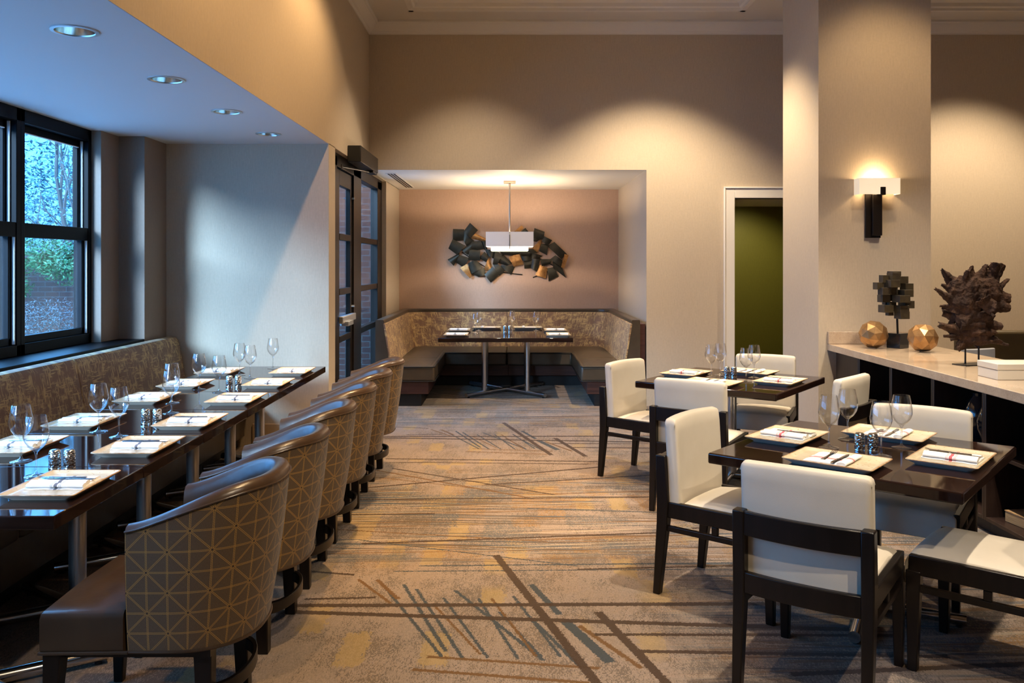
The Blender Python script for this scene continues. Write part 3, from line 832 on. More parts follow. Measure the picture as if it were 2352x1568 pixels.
# seats
def seat_poly(sx):
    xo = 1.33; xi = .83; yb = 11.98; yf = 11.11; f = 9.60; c = -.022 + sx*.002
    pts = [(sx*xo, f), (sx*xi, f)]
    for k in range(6):
        a = PI/2*k/5; pts.append((sx*(xi-.10+.10*math.cos(a)) if False else sx*xi, yf-.0))
        break
    pts += [(sx*xi, yf), (c, yf), (c, yb), (sx*(xo-.16), yb), (sx*(xo-.04), yb-.04), (sx*xo, yb-.18)]
    out = []
    for p in pts:
        if not out or (abs(out[-1][0]-p[0])+abs(out[-1][1]-p[1])) > 1e-4: out.append(p)
    return out
for sx in (-1, 1):
    pl = seat_poly(sx)
    if sx > 0: pl = pl[::-1]
    bm = bmesh.new()
    loft(bm, [[(x, y, z) for x, y in pl] for z in (.285, .455)])
    s = obj('seat_cushion', bm, M['bench_leather'], t, bevel=.022, seg=3)
    bm = bmesh.new()
    # swelling of the side seat top
    for k, (a, b_) in enumerate(((9.64, 10.42), (10.43, 11.95))):
        cushion(bm, min(sx*.86, sx*1.31), max(sx*.86, sx*1.31), a, b_, .40, .46, .03, .03)
    obj('seat_pad', bm, M['bench_leather'], s)
    bm = tube(bmesh.new(), [(sx*1.33, 9.597, .45), (sx*.845, 9.597, .45), (sx*.828, 9.62, .45), (sx*.828, 11.10, .45), (0, 11.105, .45)], .006, 8)
    obj('piping', bm, M['black'], s)
    bm = tube(bmesh.new(), [(sx*1.33, 9.597, .288), (sx*.845, 9.597, .288), (sx*.828, 9.62, .288), (sx*.828, 11.1, .288)], .005, 8)
    obj('piping', bm, M['black'], s)
    bm = B(min(sx*.90, sx*1.40), max(sx*.90, sx*1.40), 9.63, 11.9, .14, .285); bx(bm, min(0, sx*.9), max(0, sx*.9), 11.22, 11.9, .14, .285)
    obj('apron', bm, M['cherry'], t, bevel=.003)
    bm = B(min(sx*.985, sx*1.40), max(sx*.985, sx*1.40), 9.66, 11.9, 0, .14); bx(bm, min(0, sx*.985), max(0, sx*.985), 11.3, 11.9, 0, .14)
    obj('toe_kick', bm, M['black'], t)
obj('side_filler', B(1.508, 1.566, 9.68, 11.9, 0, .93), M['cherry'], t)

# ------------------------------------------------------------------ tables
def steel_foot(bm, p0, p1, r=.024):
    p0 = Vector(p0); p1 = Vector(p1)
    tube(bm, [p0, p1], r, 14)
t = thing('alcove_table', 'square dark wood table on steel X base inside the alcove', 'table', (-.075, 10.74, 0))
obj('tabletop', B(-.79, .79, -.82, .82, .70, .75), M['wood'], t, bevel=.006)
for sx in (-1, 1):
    for sy in (-1, 1):
        x, y = sx*.265, sy*.29
        obj('post', tube(bmesh.new(), [(x, y, .05), (x, y, .70)], .033, 20), M['steel'], t)
bm = tube(bmesh.new(), [(-.475, -.53, .035), (.475, .53, .035)], .026, 14)
tube(bm, [(.475, -.53, .036), (-.475, .53, .036)], .026, 14)
obj('cross_base', bm, M['steel'], t)
bm = bmesh.new()
for sx in (-1, 1):
    for sy in (-1, 1): lathe(bm, [(.014, 0), (.014, .02)], 10, (sx*.45, sy*.50, 0))
obj('glide', bm, M['black'], t)

WT_X0, WT_X1 = -2.49, -1.577
WT_Y0, PITCH = 2.924, .7102
ORD = ['first', 'second', 'third', 'fourth', 'fifth', 'sixth']
t0 = thing('window_table', 'nearest of the dark window tables, its front edge in view', 'table', ((WT_X0+WT_X1)/2, WT_Y0+PITCH/2, 0), 0, 'row of dark tables along the window bench')
hw = (WT_X1-WT_X0)/2
obj('tabletop', B(-hw, hw, -PITCH/2+.0015, PITCH/2-.0015, .70, .75), M['wood'], t0, bevel=.004)
obj('post', tube(bmesh.new(), [(.018, -.05, .04), (.018, -.05, .70)], .038, 24), M['steel'], t0)
bm = bmesh.new()
for sx, sy in ((1, .62), (-1, -.62), (1, -.62), (-1, .62)):
    tube(bm, [(.018, -.05, .035), (.018+sx*.37, -.05+sy*.37, .035)], .026, 14)
obj('cross_base', bm, M['chrome'], t0)
bm = lathe(bmesh.new(), [(.17, .69), (.17, .70)], 20); 
obj('mounting_plate', bm, M['black'], t0)
bm = bmesh.new()
for sx, sy in ((1, .62), (-1, -.62), (1, -.62), (-1, .62)):
    lathe(bm, [(.014, 0), (.014, .02)], 10, (.018+sx*.34, -.05+sy*.34, 0))
obj('glide', bm, M['black'], t0)
for k in range(1, 6):
    dup(t0, ((WT_X0+WT_X1)/2, WT_Y0+PITCH*(k+.5), 0), 0,
        ('farthest of the dark window tables, against the pale end wall' if k == 5 else '%s dark window table counted from the front of the row' % ORD[k]))

RT = [((1.65, 3.972), -40.1), ((1.655, 6.40), -36.8)]
t1 = thing('square_table', 'nearer square dark table set for four by the counter', 'table', RT[0][0]+(0,), math.radians(RT[0][1]), 'square four-seat tables')
obj('tabletop', B(-.532, .532, -.532, .532, .70, .75), M['wood'], t1, bevel=.008, seg=3)
obj('post', tube(bmesh.new(), [(0, 0, .04), (0, 0, .70)], .038, 24), M['steel'], t1)
bm = bmesh.new()
for a in (12, 102, 192, 282):
    a = math.radians(a); tube(bm, [(0, 0, .035), (.42*math.cos(a), .42*math.sin(a), .035)], .026, 14)
obj('cross_base', bm, M['chrome'], t1)
obj('mounting_plate', lathe(bmesh.new(), [(.2, .69), (.2, .70)], 20), M['black'], t1)
bm = bmesh.new()
for a in (12, 102, 192, 282):
    a = math.radians(a); lathe(bm, [(.014, 0), (.014, .02)], 10, (.39*math.cos(a), .39*math.sin(a), 0))
obj('glide', bm, M['black'], t1)
dup(t1, RT[1][0]+(0,), math.radians(RT[1][1]), 'farther square dark table set for four beside the pillar')

# ------------------------------------------------------------------ window bench
t = thing('window_bench', 'long upholstered bench with gold scribble back below the window', 'bench', (0, 0, 0))
secs = [(1.2, 3.98), (3.985, 5.735), (5.74, 7.50)]
for y0, y1 in secs:
    bm = bmesh.new()
    prof = [(-3.058, .44), (-3.058, .955), (-3.045, .975), (-3.0, .982), (-2.965, .972), (-2.945, .945), (-2.915, .80), (-2.88, .60), (-2.85, .44)]
    loft(bm, [[(x + (0 if e not in (0, 5) else -.0), y, z) for x, z in prof] for e, y in enumerate((y0, y0+.02, y1-.02, y1))])
    set_uv(bm, lambda v: (v.co.y, v.co.z + (.25*(v.co.x+3.0) if v.co.z > .94 else 0)))
    o = obj('backrest', bm, M['scribble'], t, bevel=.008)
    bm = cushion(bmesh.new(), -2.90, -2.30, y0, y1, .33, .45, .03, .015)
    obj('seat_cushion', bm, M['bench_leather'], t)
bm = B(-3.05, -2.36, 1.2, 7.49, .10, .335)
obj('apron', bm, M['bench_leather'], t, bevel=.004)
obj('toe_kick', B(-3.05, -2.42, 1.2, 7.48, 0, .10), M['black'], t)

# ------------------------------------------------------------------ barrel chairs
def smooth01(x): x = max(0, min(1, x)); return x*x*(3-2*x)
def barrel_chair(label, loc):
    t = thing('barrel_chair', label, 'chair', loc, 0, 'barrel chairs along the window tables')
    NS = 56
    def plan(s, z):
        """outer plan point for s in 0..1 at height z (front arm -> rear -> front arm)"""
        q = (z-.345)/(.885-.345)
        rx = .265 + .075*q; ry = .262 + .030*q
        a = -PI/2 + PI*(s-.16)/.68
        if s < .16: return (-.062 + (.05+.062)*s/.16, -ry)
        if s > .84: return (-.062 + (.05+.062)*(1-s)/.16, ry)
        c, d = math.cos(a), math.sin(a)
        return (.05 + rx*abs(c)**.82, ry*math.copysign(abs(d)**.82, d))
    def ztop(s):
        x = plan(s, .7)[0]
        return .757 + .128*smooth01((x+.09)/.43)**.9
    def band(s):
        x = plan(s, .7)[0]
        return .014 + .010*smooth01((x-.02)/.22)
    def nrm(s, z):
        e = 1e-3
        a = plan(max(0, s-e), z); b = plan(min(1, s+e), z)
        tx, ty = b[0]-a[0], b[1]-a[1]; L = math.hypot(tx, ty) or 1
        return (ty/L, -tx/L)
    ss = [i/NS for i in range(NS+1)]
    # fabric outside with UV in metres
    bm = bmesh.new(); uvl = bm.loops.layers.uv.new('UVMap'); grid = []; us = []
    acc = 0; prev = None
    for s in ss:
        p = plan(s, .62)
        if prev: acc += math.hypot(p[0]-prev[0], p[1]-prev[1])
        prev = p; us.append(acc)
    NV = 10
    for i, s in enumerate(ss):
        z1 = ztop(s)-band(s); col = []
        for j in range(NV+1):
            z = .345 + (z1-.345)*j/NV
            x, y = plan(s, z)
            bulge = .006*math.sin(PI*j/NV)
            nx, ny = nrm(s, z)
            col.append((bm.verts.new((x+nx*bulge, y+ny*bulge, z)), us[i], z))
        grid.append(col)
    for i in range(NS):
        for j in range(NV):
            q = [grid[i][j], grid[i+1][j], grid[i+1][j+1], grid[i][j+1]]
            f = bm.faces.new([v[0] for v in q])
            for lp, v in zip(f.loops, q): lp[uvl].uv = (v[1], v[2])
    obj('outer_back', bm, M['lattice'], t)
    # leather inside, rolled top edge and front ends
    bm = bmesh.new(); rings = []
    for s in ss:
        zt = ztop(s); zb = zt-band(s); ring = []
        lv = [(0.0, .345), (.001, zb-.002), (.0035, zb), (.002, zb+.004), (-.002, zt-.012), (-.010, zt-.002), (-.030, zt+.004), (-.052, zt), (-.066, zt-.016), (-.072, zt-.06), (-.076, .60), (-.074, .43), (-.07, .345)]
        for k, (o, z) in enumerate(lv):
            x, y = plan(s, min(z, .885)); nx, ny = nrm(s, z)
            if k == 0 or k == 1: o -= .004
            ring.append((x+nx*o, y+ny*o, z))
        rings.append(ring)
    loft(bm, rings)
    o = obj('inner_back', bm, M['leather'], t, angle=50)
    bm = bmesh.new()
    tube(bm, [(plan(s, .345)[0]+nrm(s, .345)[0]*.002, plan(s, .345)[1]+nrm(s, .345)[1]*.002, .345) for s in ss], .0055, 8)
    obj('lower_piping', bm, M['leather'], o); bm = bmesh.new()
    tube(bm, [(plan(s, ztop(s)-band(s))[0]+nrm(s, .7)[0]*.003, plan(s, ztop(s)-band(s))[1]+nrm(s, .7)[1]*.003, ztop(s)-band(s)) for s in ss], .0035, 8)
    obj('upper_piping', bm, M['leather'], o); bm = bmesh.new()
    tube(bm, [(-.06, -.268, .345), (-.345, -.278, .345), (-.345, .278, .345), (-.06, .268, .345)], .0055, 8)
    obj('seat_piping', bm, M['leather'], o)
    # seat
    pl = [(-.345, -.275), (-.075, -.268), (-.06, -.19), (.06, -.19), (.16, -.165), (.235, -.10), (.255, 0), (.235, .10), (.16, .165), (.06, .19), (-.06, .19), (-.075, .268), (-.345, .275), (-.356, 0)]
    bm = bmesh.new()
    def ringz(k, z): return [(x*k, y*k, z) for x, y in pl]
    loft(bm, [ringz(.985, .345), ringz(1, .355), ringz(1, .455), ringz(.99, .472), ringz(.965, .482), ringz(.7, .492), ringz(.3, .497)])
    obj('seat', bm, M['leather'], t, angle=55)
    bm = B(-.33, .20, -.235, .235, .315, .347); obj('seat_frame', bm, M['dark_wood'], t)
    for sy in (-1, 1):
        obj('front_leg', bar(bmesh.new(), (-.325, sy*.250, 0), (-.31, sy*.238, .345), .034, .034, .06, .06), M['dark_wood'], t, bevel=.004)
        obj('rear_leg', bar(bmesh.new(), (.175, sy*.20, 0), (.165, sy*.19, .345), .046, .046, .062, .055), M['dark_wood'], t, bevel=.004)
    bm = bmesh.new(); rings = []
    for k in range(21):
        a = -PI/2 + PI*k/20
        c, d = math.cos(a), math.sin(a)
        rings.append([(.165+r*.105*c*1.0+(r-1)*.0, r*.205*d, z) for r, z in ((1.0, .155), (1.0, .20), (.86, .20), (.86, .155))])
    loft(bm, rings); obj('curved_stretcher', bm, M['dark_wood'], t, bevel=.003)
    return t
bc = barrel_chair('barrel chair in the foreground, gold star lattice back fully in view', (-1.20, 3.05, 0))
for k in range(1, 6):
    dup(bc, (-1.20 - .004*k, 3.05+.694*k, 0), math.radians((0, -1.5, 1, -1, 1.5, 0)[k]),
        ('farthest barrel chair in the row, nearest the black glazed door' if k == 5 else '%s barrel chair back from the foreground in the row' % ORD[k]))

# ------------------------------------------------------------------ dining chairs
def dining_chair(label, loc, rz, first=None):
    t = thing('dining_chair', label, 'chair', loc, rz, 'cream dining chairs round the square tables')
    wood = M['dark_wood']
    # local: sitter faces +y, rear at -y
    for sx in (-1, 1):
        bm = bmesh.new(); x = sx*.232
        rings = []
        for z, y, w, d in ((0, -.262, .036, .036), (.36, -.228, .044, .058), (.47, -.225, .046, .062), (.685, -.236, .046, .052)):
            rings.append([(x+a*w/2, y+b*d/2, z) for a, b in ((-1,-1),(1,-1),(1,1),(-1,1))])
        loft(bm, rings); obj('rear_leg', bm, wood, t, bevel=.005)
        obj('front_leg', bar(bmesh.new(), (sx*.228, .313, 0), (sx*.226, .308, .40), .034, .036, .046, .056), wood, t, bevel=.004)
        obj('side_rail', B(x-.014, x+.014, -.21, .325, .385, .462), wood, t, bevel=.004)
        bm = B(x-.011, x+.011, -.22, .30, .318, .345); bx(bm, x-.011, x+.011, .03, .06, .345, .385)
        obj('side_stretcher', bm, wood, t, bevel=.003)
    def curved_rail(z0, z1, y, bow, th):
        bm = bmesh.new(); rings = []
        for k in range(9):
            u = -1+2*k/8; yy = y - bow*(1-u*u)
            rings.append([(u*.212, yy+dy, z) for dy, z in ((-th/2, z0), (-th/2, z1), (th/2, z1), (th/2, z0))])
        loft(bm, rings); return bm
    obj('upper_rail', curved_rail(.592, .682, -.243, .022, .026), wood, t, bevel=.004)
    obj('lower_rail', curved_rail(.372, .452, -.238, .018, .026), wood, t, bevel=.004)
    obj('front_rail', B(-.205, .205, .26, .285, .385, .42), wood, t)
    # back cushion, gently curved and raked
    bm = bmesh.new(); rings = []; nk = 10
    for u in (-1, -.985, -.95, -.9, -.7, -.45, -.2, 0, .2, .45, .7, .9, .95, .985, 1):
        bow = .022*(1-u*u); q_ = abs(u)
        e = .024 if q_ == 1 else .009 if q_ > .98 else .002 if q_ > .94 else 0.0
        prof = []
        for z, yf, yr in ((.425, -.135, -.205), (.60, -.140, -.208), (.80, -.152, -.222), (.845, -.157, -.224)):
            prof.append((z, yf, yr))
        pts = [(z-(e if z > .84 else 0), yr-bow+e*.6) for z, yf, yr in prof] + [(.860-e, -.216-bow), (.866-e, -.19-bow), (.860-e, -.166-bow)] + [(z-(e if z > .84 else 0), yf-bow-e*.6) for z, yf, yr in prof[::-1]]
        hw_ = .238
        zt_ = .006*(1-u*u)
        rings.append([(u*hw_, y, z+(zt_ if z > .8 else 0)) for z, y in pts])
    loft(bm, rings); obj('backrest', bm, M['cream'], t, bevel=.010, seg=3, angle=50)
    # seat with waterfall front
    bm = bmesh.new()
    ys = [(-.135, .41, .462), (.0, .41, .478), (.2, .41, .480), (.295, .40, .474), (.332, .36, .458), (.345, .335, .43)]
    rings = []
    for y, zb, zt in ys:
        w_ = .214 if y < .28 else .232
        rings.append([(-w_, y, zb), (-w_, y, zt-.018), (-w_+.018, y, zt-.004), (-.1, y, zt+.003), (0, y, zt+.004), (.1, y, zt+.003), (w_-.018, y, zt-.004), (w_, y, zt-.018), (w_, y, zb)])
    loft(bm, rings); obj('seat', bm, M['cream'], t, bevel=.006, angle=50)
    return t
def chair_at(proto, rear_mid, facing_deg, label):
    """rear_mid: floor point between the rear legs; facing: heading of the sitter, degrees from +x"""
    a = math.radians(facing_deg)
    loc = (rear_mid[0]+.245*math.cos(a), rear_mid[1]+.245*math.sin(a), 0)
    rz = a - PI/2
    if proto is None: return dining_chair(label, loc, rz)
    return dup(proto, loc, rz, label)
dc = chair_at(None, (1.055, 3.10), 55, 'cream dining chair in the foreground seen from behind, back panel between dark posts')
chair_at(dc, (.877, 4.345), -39.5, 'cream dining chair tucked at the aisle side of the nearer square table')
chair_at(dc, (2.185, 4.51), 235, 'cream dining chair on the far side of the nearer square table, by the counter')
chair_at(dc, (2.172, 3.196), 139, 'cream dining chair with only its seat in view at the frame edge')
chair_at(dc, (.84, 6.64), -41, 'cream dining chair at the aisle side of the farther square table')
chair_at(dc, (1.13, 5.47), 60, 'cream dining chair seen from behind at the front of the farther square table')
chair_at(dc, (2.115, 7.06), 246, 'cream dining chair facing forward beside the pillar and green doorway')
chair_at(dc, (2.32, 5.66), 136, 'cream dining chair between the farther square table and the dark counter')
# ------------------------------------------------------------------ counter
t = thing('counter_top', 'beige stone counter top running out from the pillar', 'countertop', (0, 0, 0))
obj('slab', B(2.775, 3.62, 4.47, 7.478, .856, .914), M['stone'], t, bevel=.004)
obj('backsplash', B(2.775, 3.64, 7.446, 7.478, .9145, 1.022), M['stone'], t, bevel=.003)
CX0 = 2.84
divs = [6.96, 6.37, 5.735, 5.11, 4.49, 3.87, 3.25, 2.63, 2.01]
def cubby(y0, y1, first, label):
    t = thing('cabinet', label, 'cabinet', (CX0, y0, 0), 0, 'dark open cabinets under the counter')
    d = .70; L = y1-y0
    obj('side_panel', B(0, d, 0, .022, .08, .854), M['cabinet'], t, bevel=.002)
    obj('side_panel', B(0, d, L-.022, L, .08, .854), M['cabinet'], t, bevel=.002)
    obj('back_panel', B(d-.02, d, .022, L-.022, .08, .854), M['cabinet'], t)
    obj('shelf', B(.02, d-.02, .022, L-.022, .47, .492), M['cabinet'], t, bevel=.002)
    obj('bottom_panel', B(0, d-.02, .022, L-.022, .08, .102), M['cabinet'], t, bevel=.002)
    obj('toe_kick', B(.04, d, 0, L, 0, .08), M['black'], t)
    return t
t = thing('cabinet', 'solid dark end panel cabinet beside the pillar under the counter', 'cabinet', (CX0, 6.962, 0), 0, 'dark open cabinets under the counter')
obj('door', B(0, .022, .004, .478, .085, .852), M['cabinet'], t, bevel=.003)
obj('carcass', B(.024, .70, 0, .482, .08, .854), M['cabinet'], t)
obj('toe_kick', B(.04, .70, 0, .482, 0, .08), M['black'], t)
names = ['dark open cabinet next to the end panel under the counter', 'second dark open cabinet from the pillar under the counter', 'third dark open cabinet from the pillar, holding black vases',
         'fourth dark open cabinet from the pillar, holding old papers']
for i in range(len(divs)-2):
    if i < 4: cubby(divs[i+1]+.001, divs[i]-.001, i, names[i])
# things in the cabinets
v = thing('vase', 'shiny black vase in the open cabinet behind the cream chair, farther one', 'vase', (3.02, 5.50, .493), 0, 'black vases in the cabinet')
obj('body', lathe(bmesh.new(), [(.045, 0), (.055, .01), (.085, .10), (.088, .15), (.06, .23), (.03, .27), (.035, .29), (.026, .285)], 28), M['black_gloss'], v)
dup(v, (2.98, 5.27, .493), 0, 'shiny black vase in the open cabinet behind the cream chair, nearer one')
t = thing('paper_stack', 'stack of old brownish papers low in the open cabinet', 'papers', (3.02, 4.92, .103), .15)
obj('pages', B(-.1, .14, -.12, .1, 0, .06), M['paper'], t, bevel=.002)
obj('cover', B(-.102, .142, -.122, .102, .06, .066), mixcol('worn_tan_cover', (.45, .28, .13), (.2, .11, .05), (9, 9, 9), 1, 3, rough=.7), t)

# booth and chair behind the counter
t = thing('booth', 'olive brown leather booth seat back behind the counter', 'booth', (5.0, 8.3, 0))
bm = B(-.65, 1.4, -.05, .08, .12, .965)
obj('backrest', bm, M['olive_leather'], t, bevel=.03, seg=3)
bm = bmesh.new()
for k in range(3): cushion(bm, -.64+.68*k, .03+.68*k, -.62, -.06, .25, .46, .03, .02)
obj('seat', bm, M['olive_leather'], t)
obj('base', B(-.62, 1.38, -.55, .06, 0, .25), M['black'], t)
t = thing('grey_chair', 'pale grey chair back showing between the sculpture rods behind the counter', 'chair', (4.13, 7.55, 0), .3)
bm = bmesh.new()
loft(bm, [[(u*.20*(1-.1*(z-.5)), -.02-.03*(1-u*u)+dy, z) for u, dy in ((-1,0),(-.5,0),(0,0),(.5,0),(1,0),(1,.03),(.5,.035),(0,.04),(-.5,.035),(-1,.03))] for z in (.47, .6, .75, .84, .865)])
obj('backrest', bm, mat('pale_grey_fabric', (.35, .36, .4), .7), t, bevel=.008)
obj('seat', cushion(bmesh.new(), -.22, .22, -.42, 0, .40, .47), mat('pale_grey_seat', (.35, .36, .4), .7), t)
for sx in (-1, 1):
    for y in (-.38, -.02): obj('leg', bar(bmesh.new(), (sx*.2, y, 0), (sx*.19, y, .405), .03, .03, .04, .04), M['dark_wood'], t)

# ------------------------------------------------------------------ objects on the counter
CT = .9145
def poly_ball(label, loc, d, rot):
    t = thing('faceted_ball', label, 'ornament', loc, 0, 'faceted gold balls on the counter')
    bm = bmesh.new(); bmesh.ops.create_icosphere(bm, subdivisions=2, radius=d/2)
    for v in bm.verts:
        if len(v.link_edges) == 5: v.co *= .93
        else: v.co *= 1.0
    bmesh.ops.rotate(bm, verts=bm.verts, cent=(0,0,0), matrix=Matrix.Rotation(rot, 3, 'X') @ Matrix.Rotation(rot*1.7, 3, 'Z'))
    zmin = min(v.co.z for v in bm.verts)
    for v in bm.verts: v.co.z -= zmin
    obj('shell', bm, M['gold_facet'], t, smooth=False)
    return t
poly_ball('faceted gold ball left of the cube sculpture on the counter', (3.015, 7.08, CT), .235, .35)
poly_ball('faceted gold ball between the cube sculpture and the driftwood', (3.29, 6.80, CT), .235, .9)

t = thing('cube_sculpture', 'dark bronze stacked cube sculpture on a black block', 'sculpture', (3.225, 7.10, CT))
R = Matrix.Rotation(math.radians(33), 4, 'Z'); R2 = Matrix.Rotation(math.radians(12), 4, 'Z')
obj('base', B(-.062, .062, -.062, .062, 0, .125, R), M['black_gloss'], t, bevel=.003)
obj('rod', tube(bmesh.new(), [(0, 0, .125), (-.006, 0, .30)], .0085, 12), M['iron'], t)
S = 7.05/1950/5.227
cubes = [(620,770,330,385,.05),(570,720,345,430,-.02),(485,590,375,465,0),(700,845,390,475,.03),(413,530,463,548,0),(530,700,430,520,-.04),(755,900,475,560,.02),(455,590,525,612,-.03),
         (590,700,520,610,.0),(700,865,550,635,-.03),(480,620,615,703,.02),(620,810,615,700,-.05),(735,910,685,775,.02),(480,645,735,825,0),(580,700,700,742,.03),(655,820,738,815,-.02),(575,665,815,865,.02),(660,825,810,900,-.02),(560,700,470,560,.06),(545,690,560,650,.065),(600,750,600,690,.06),(560,650,650,735,.06),(655,735,560,640,.07)]
for x0, x1, y0, y1, dy in cubes:
    cx = ((x0+x1)/2 - 705)*S; w = (x1-x0)*S/1.40; zc = 1.62-(560+(y0+y1)/2/5.227-605)/1950*7.06 - CT; h = (y1-y0)*S
    Mx = Matrix.Translation((cx, dy, zc)) @ R2
    a = w/2*1.06
    bm = B(-a, a, -a, a, -h/2, h/2, Mx)
    obj('cube', bm, M['box_bronze'], t, smooth=False, bevel=.0015)

# driftwood root on a two-rod stand
t = thing('driftwood_sculpture', 'jagged dark driftwood root sculpture on a two-rod stand', 'sculpture', (3.225, 5.93, CT))
obj('base', B(-.135, .135, -.06, .06, 0, .006, Matrix.Rotation(.35, 4, 'Z')), M['iron'], t, bevel=.001)
for x, y in ((-.048, .02), (.028, -.012)):
    obj('rod', tube(bmesh.new(), [(x, y, .006), (x, y, .16)], .006, 10), M['iron'], t)
S2 = 5.95/1950/5.227
def W(px, py): return ((px-1610)*S2, 1.62-(560+py/5.227-605)/1950*5.95-CT)
bm = bmesh.new()
def blob(px, py, rx, ry, rz, y=0.0, sub=3):
    x, z = W(px, py)
    r = bmesh.ops.create_icosphere(bm, subdivisions=sub, radius=1)
    for v in r['verts']:
        n_ = noise.noise(v.co*1.7+Vector((px*.01, py*.01, 0)))*.35
        v.co = Vector((x+v.co.x*rx*S2*(1+n_), y+v.co.y*ry*(1+n_), z+v.co.z*rz*S2*(1+n_)))
for b in ((1560, 640, 190, .055, 230, 0), (1780, 600, 200, .045, 190, .02), (1560, 900, 170, .05, 150, 0), (1650, 1060, 220, .06, 90, 0), (1720, 1150, 220, .05, 60, 0), (1450, 560, 120, .05, 170, .02), (1700, 880, 140, .05, 90, -.01)):
    blob(*b)
def shard(p0, p1, w0, y0, y1, curl=.0, th=.010, tipw=.12):
    """thick tapered flake from p0 to p1 (photo-derived x,z in the sculpture's own plane), depth y0 -> y1"""
    a = Vector((W(*p0)[0], y0, W(*p0)[1])); b = Vector((W(*p1)[0], y1, W(*p1)[1]))
    d = (b-a); L = d.length; d.normalize()
    side = Vector((0, 1, 0)).cross(d).normalized(); nn = d.cross(side)
    rings = []; n_ = 9
    for k in range(n_):
        u = k/(n_-1); c = a + d*L*u + nn*curl*math.sin(u*PI)*.6
        w = w0*S2*((1-u)*1.0+u*tipw)*(1+.35*noise.noise(Vector((u*5+p1[0]*.013, p1[1]*.017, 1.3))))
        th_ = max(th*(1-.6*u), .008); w = max(w, .008)
        ring = []
        for q in (-1, -.5, 0, .5, 1):
            ring.append(c + side*w*q + nn*(curl*(q*q)*.9 + th_) + side*.004*noise.noise(Vector((u*9, q*3, p0[0]*.01))))
        for q in (1, .5, 0, -.5, -1):
            ring.append(c + side*w*q + nn*(curl*(q*q)*.9 - th_))
        rings.append(ring)
    loft(bm, rings)
for s_ in (((1450,720),(1120,530),75,0,-.04,.02), ((1430,760),(1230,745),60,0,.03,.015), ((1420,780),(1270,770),60,.0,.05,-.01), ((1500,560),(1265,295),110,.01,.04,.03), ((1520,560),(1500,318),95,-.02,-.05,.02),
          ((1420,560),(1250,490),70,.02,.03,.01), ((1650,520),(1640,260),110,.03,.05,.02), ((1700,520),(1800,245),130,.0,.02,.03), ((1560,420),(1620,290),45,.03,.04,.01), ((1820,560),(1890,232),95,.0,-.01,.03,.012,.55), ((1850,520),(1985,245),80,0,.02,.02,.01,.5),
          ((1850,640),(2085,418),85,.02,.04,.02), ((1850,640),(2060,660),150,.0,.0,.02,.012,.35), ((1800,720),(2030,770),120,-.01,-.03,.02,.012,.3), ((1780,740),(1880,835),110,0,.02,.01,.01,.4), ((1500,870),(1275,830),80,.0,.04,.03,.012,.5), ((1450,860),(1330,1010),70,0,.03,.02),
          ((1560,1080),(1165,958),85,-.01,-.05,.03,.012,.3), ((1560,1110),(1240,1100),60,0,-.02,.01), ((1620,1090),(1360,1160),70,.0,.03,.02), ((1560,1150),(1410,1260),80,0,-.02,.02,.012,.5), ((1650,1130),(2005,1205),60,0,-.02,.01), ((1700,1170),(1640,1245),70,0,.0,.01),
          ((1650,950),(1920,985),90,-.02,-.04,.03,.012,.5), ((1700,980),(1880,1010),60,.02,.03,.01), ((1800,1100),(1930,1160),55,.02,.02,.01), ((1420,970),(1700,960),60,-.05,-.06,.02,.01,.5), ((1500,760),(1620,480),90,-.05,-.06,.03,.01,.3), ((1650,760),(1760,640),110,-.05,-.06,-.03,.01,.6)):
    shard(*s_)
o = obj('root', bm, M['driftwood'], t, angle=60)
md = o.modifiers.new('fuse', 'REMESH'); md.mode = 'VOXEL'; md.voxel_size = .0036
tx = bpy.data.textures.new('root_grain', 'CLOUDS'); tx.noise_scale = .035; tx.noise_depth = 4
md = o.modifiers.new('grain', 'DISPLACE'); md.texture = tx; md.strength = .016; md.mid_level = .5

t = thing('white_box', 'white lidded box on the stone counter at the frame edge', 'box', (2.94, 5.14, CT))
obj('box', B(0, .30, 0, .22, 0, .058), M['white_box'], t, bevel=.003)
obj('lid', B(-.003, .303, -.003, .223, .060, .098), M['white_box'], t, bevel=.004)

# ------------------------------------------------------------------ tableware prototypes
def make_plate(label, loc, rz, group):
    """long side along local y, diner's side along local -x"""
    t = thing('plate', label, 'plate', loc, rz, group)
    w, d = .285, .385
    bm = bmesh.new()
    loft(bm, [rrect(w-.06, d-.06, .02, 3, 0), rrect(w-.055, d-.055, .02, 3, .004), rrect(w-.006, d-.006, .012, 3, .021), rrect(w-.003, d-.003, .012, 3, .0235)], caps=False)
    loft(bm, [rrect(w-.06, d-.06, .02, 3, 0), rrect(w-.061, d-.061, .02, 3, .0002)])
    obj('underside', bm, M['glaze_side'], t, angle=50)
    bm = bmesh.new()
    R_ = loft(bm, [rrect(w, d, .013, 3, .0225), rrect(w+.001, d+.001, .013, 3, .0245), rrect(w-.002, d-.002, .013, 3, .0265), rrect(w-.012, d-.012, .010, 3, .0255)], caps=False)
    obj('rim', bm, M['glaze_rim'], t, angle=60)
    bm = bmesh.new()
    loft(bm, [rrect(w-.010, d-.010, .011, 3, .0240), rrect(w-.012, d-.012, .010, 3, .0253), rrect(w-.036, d-.036, .015, 3, .0165), rrect(w-.05, d-.05, .015, 3, .0150)], caps=False)
    bm.verts.ensure_lookup_table(); bm.faces.new(bm.verts[-16:])
    obj('well', bm, M['glaze'], t, angle=50)
    return t
PH = .0165
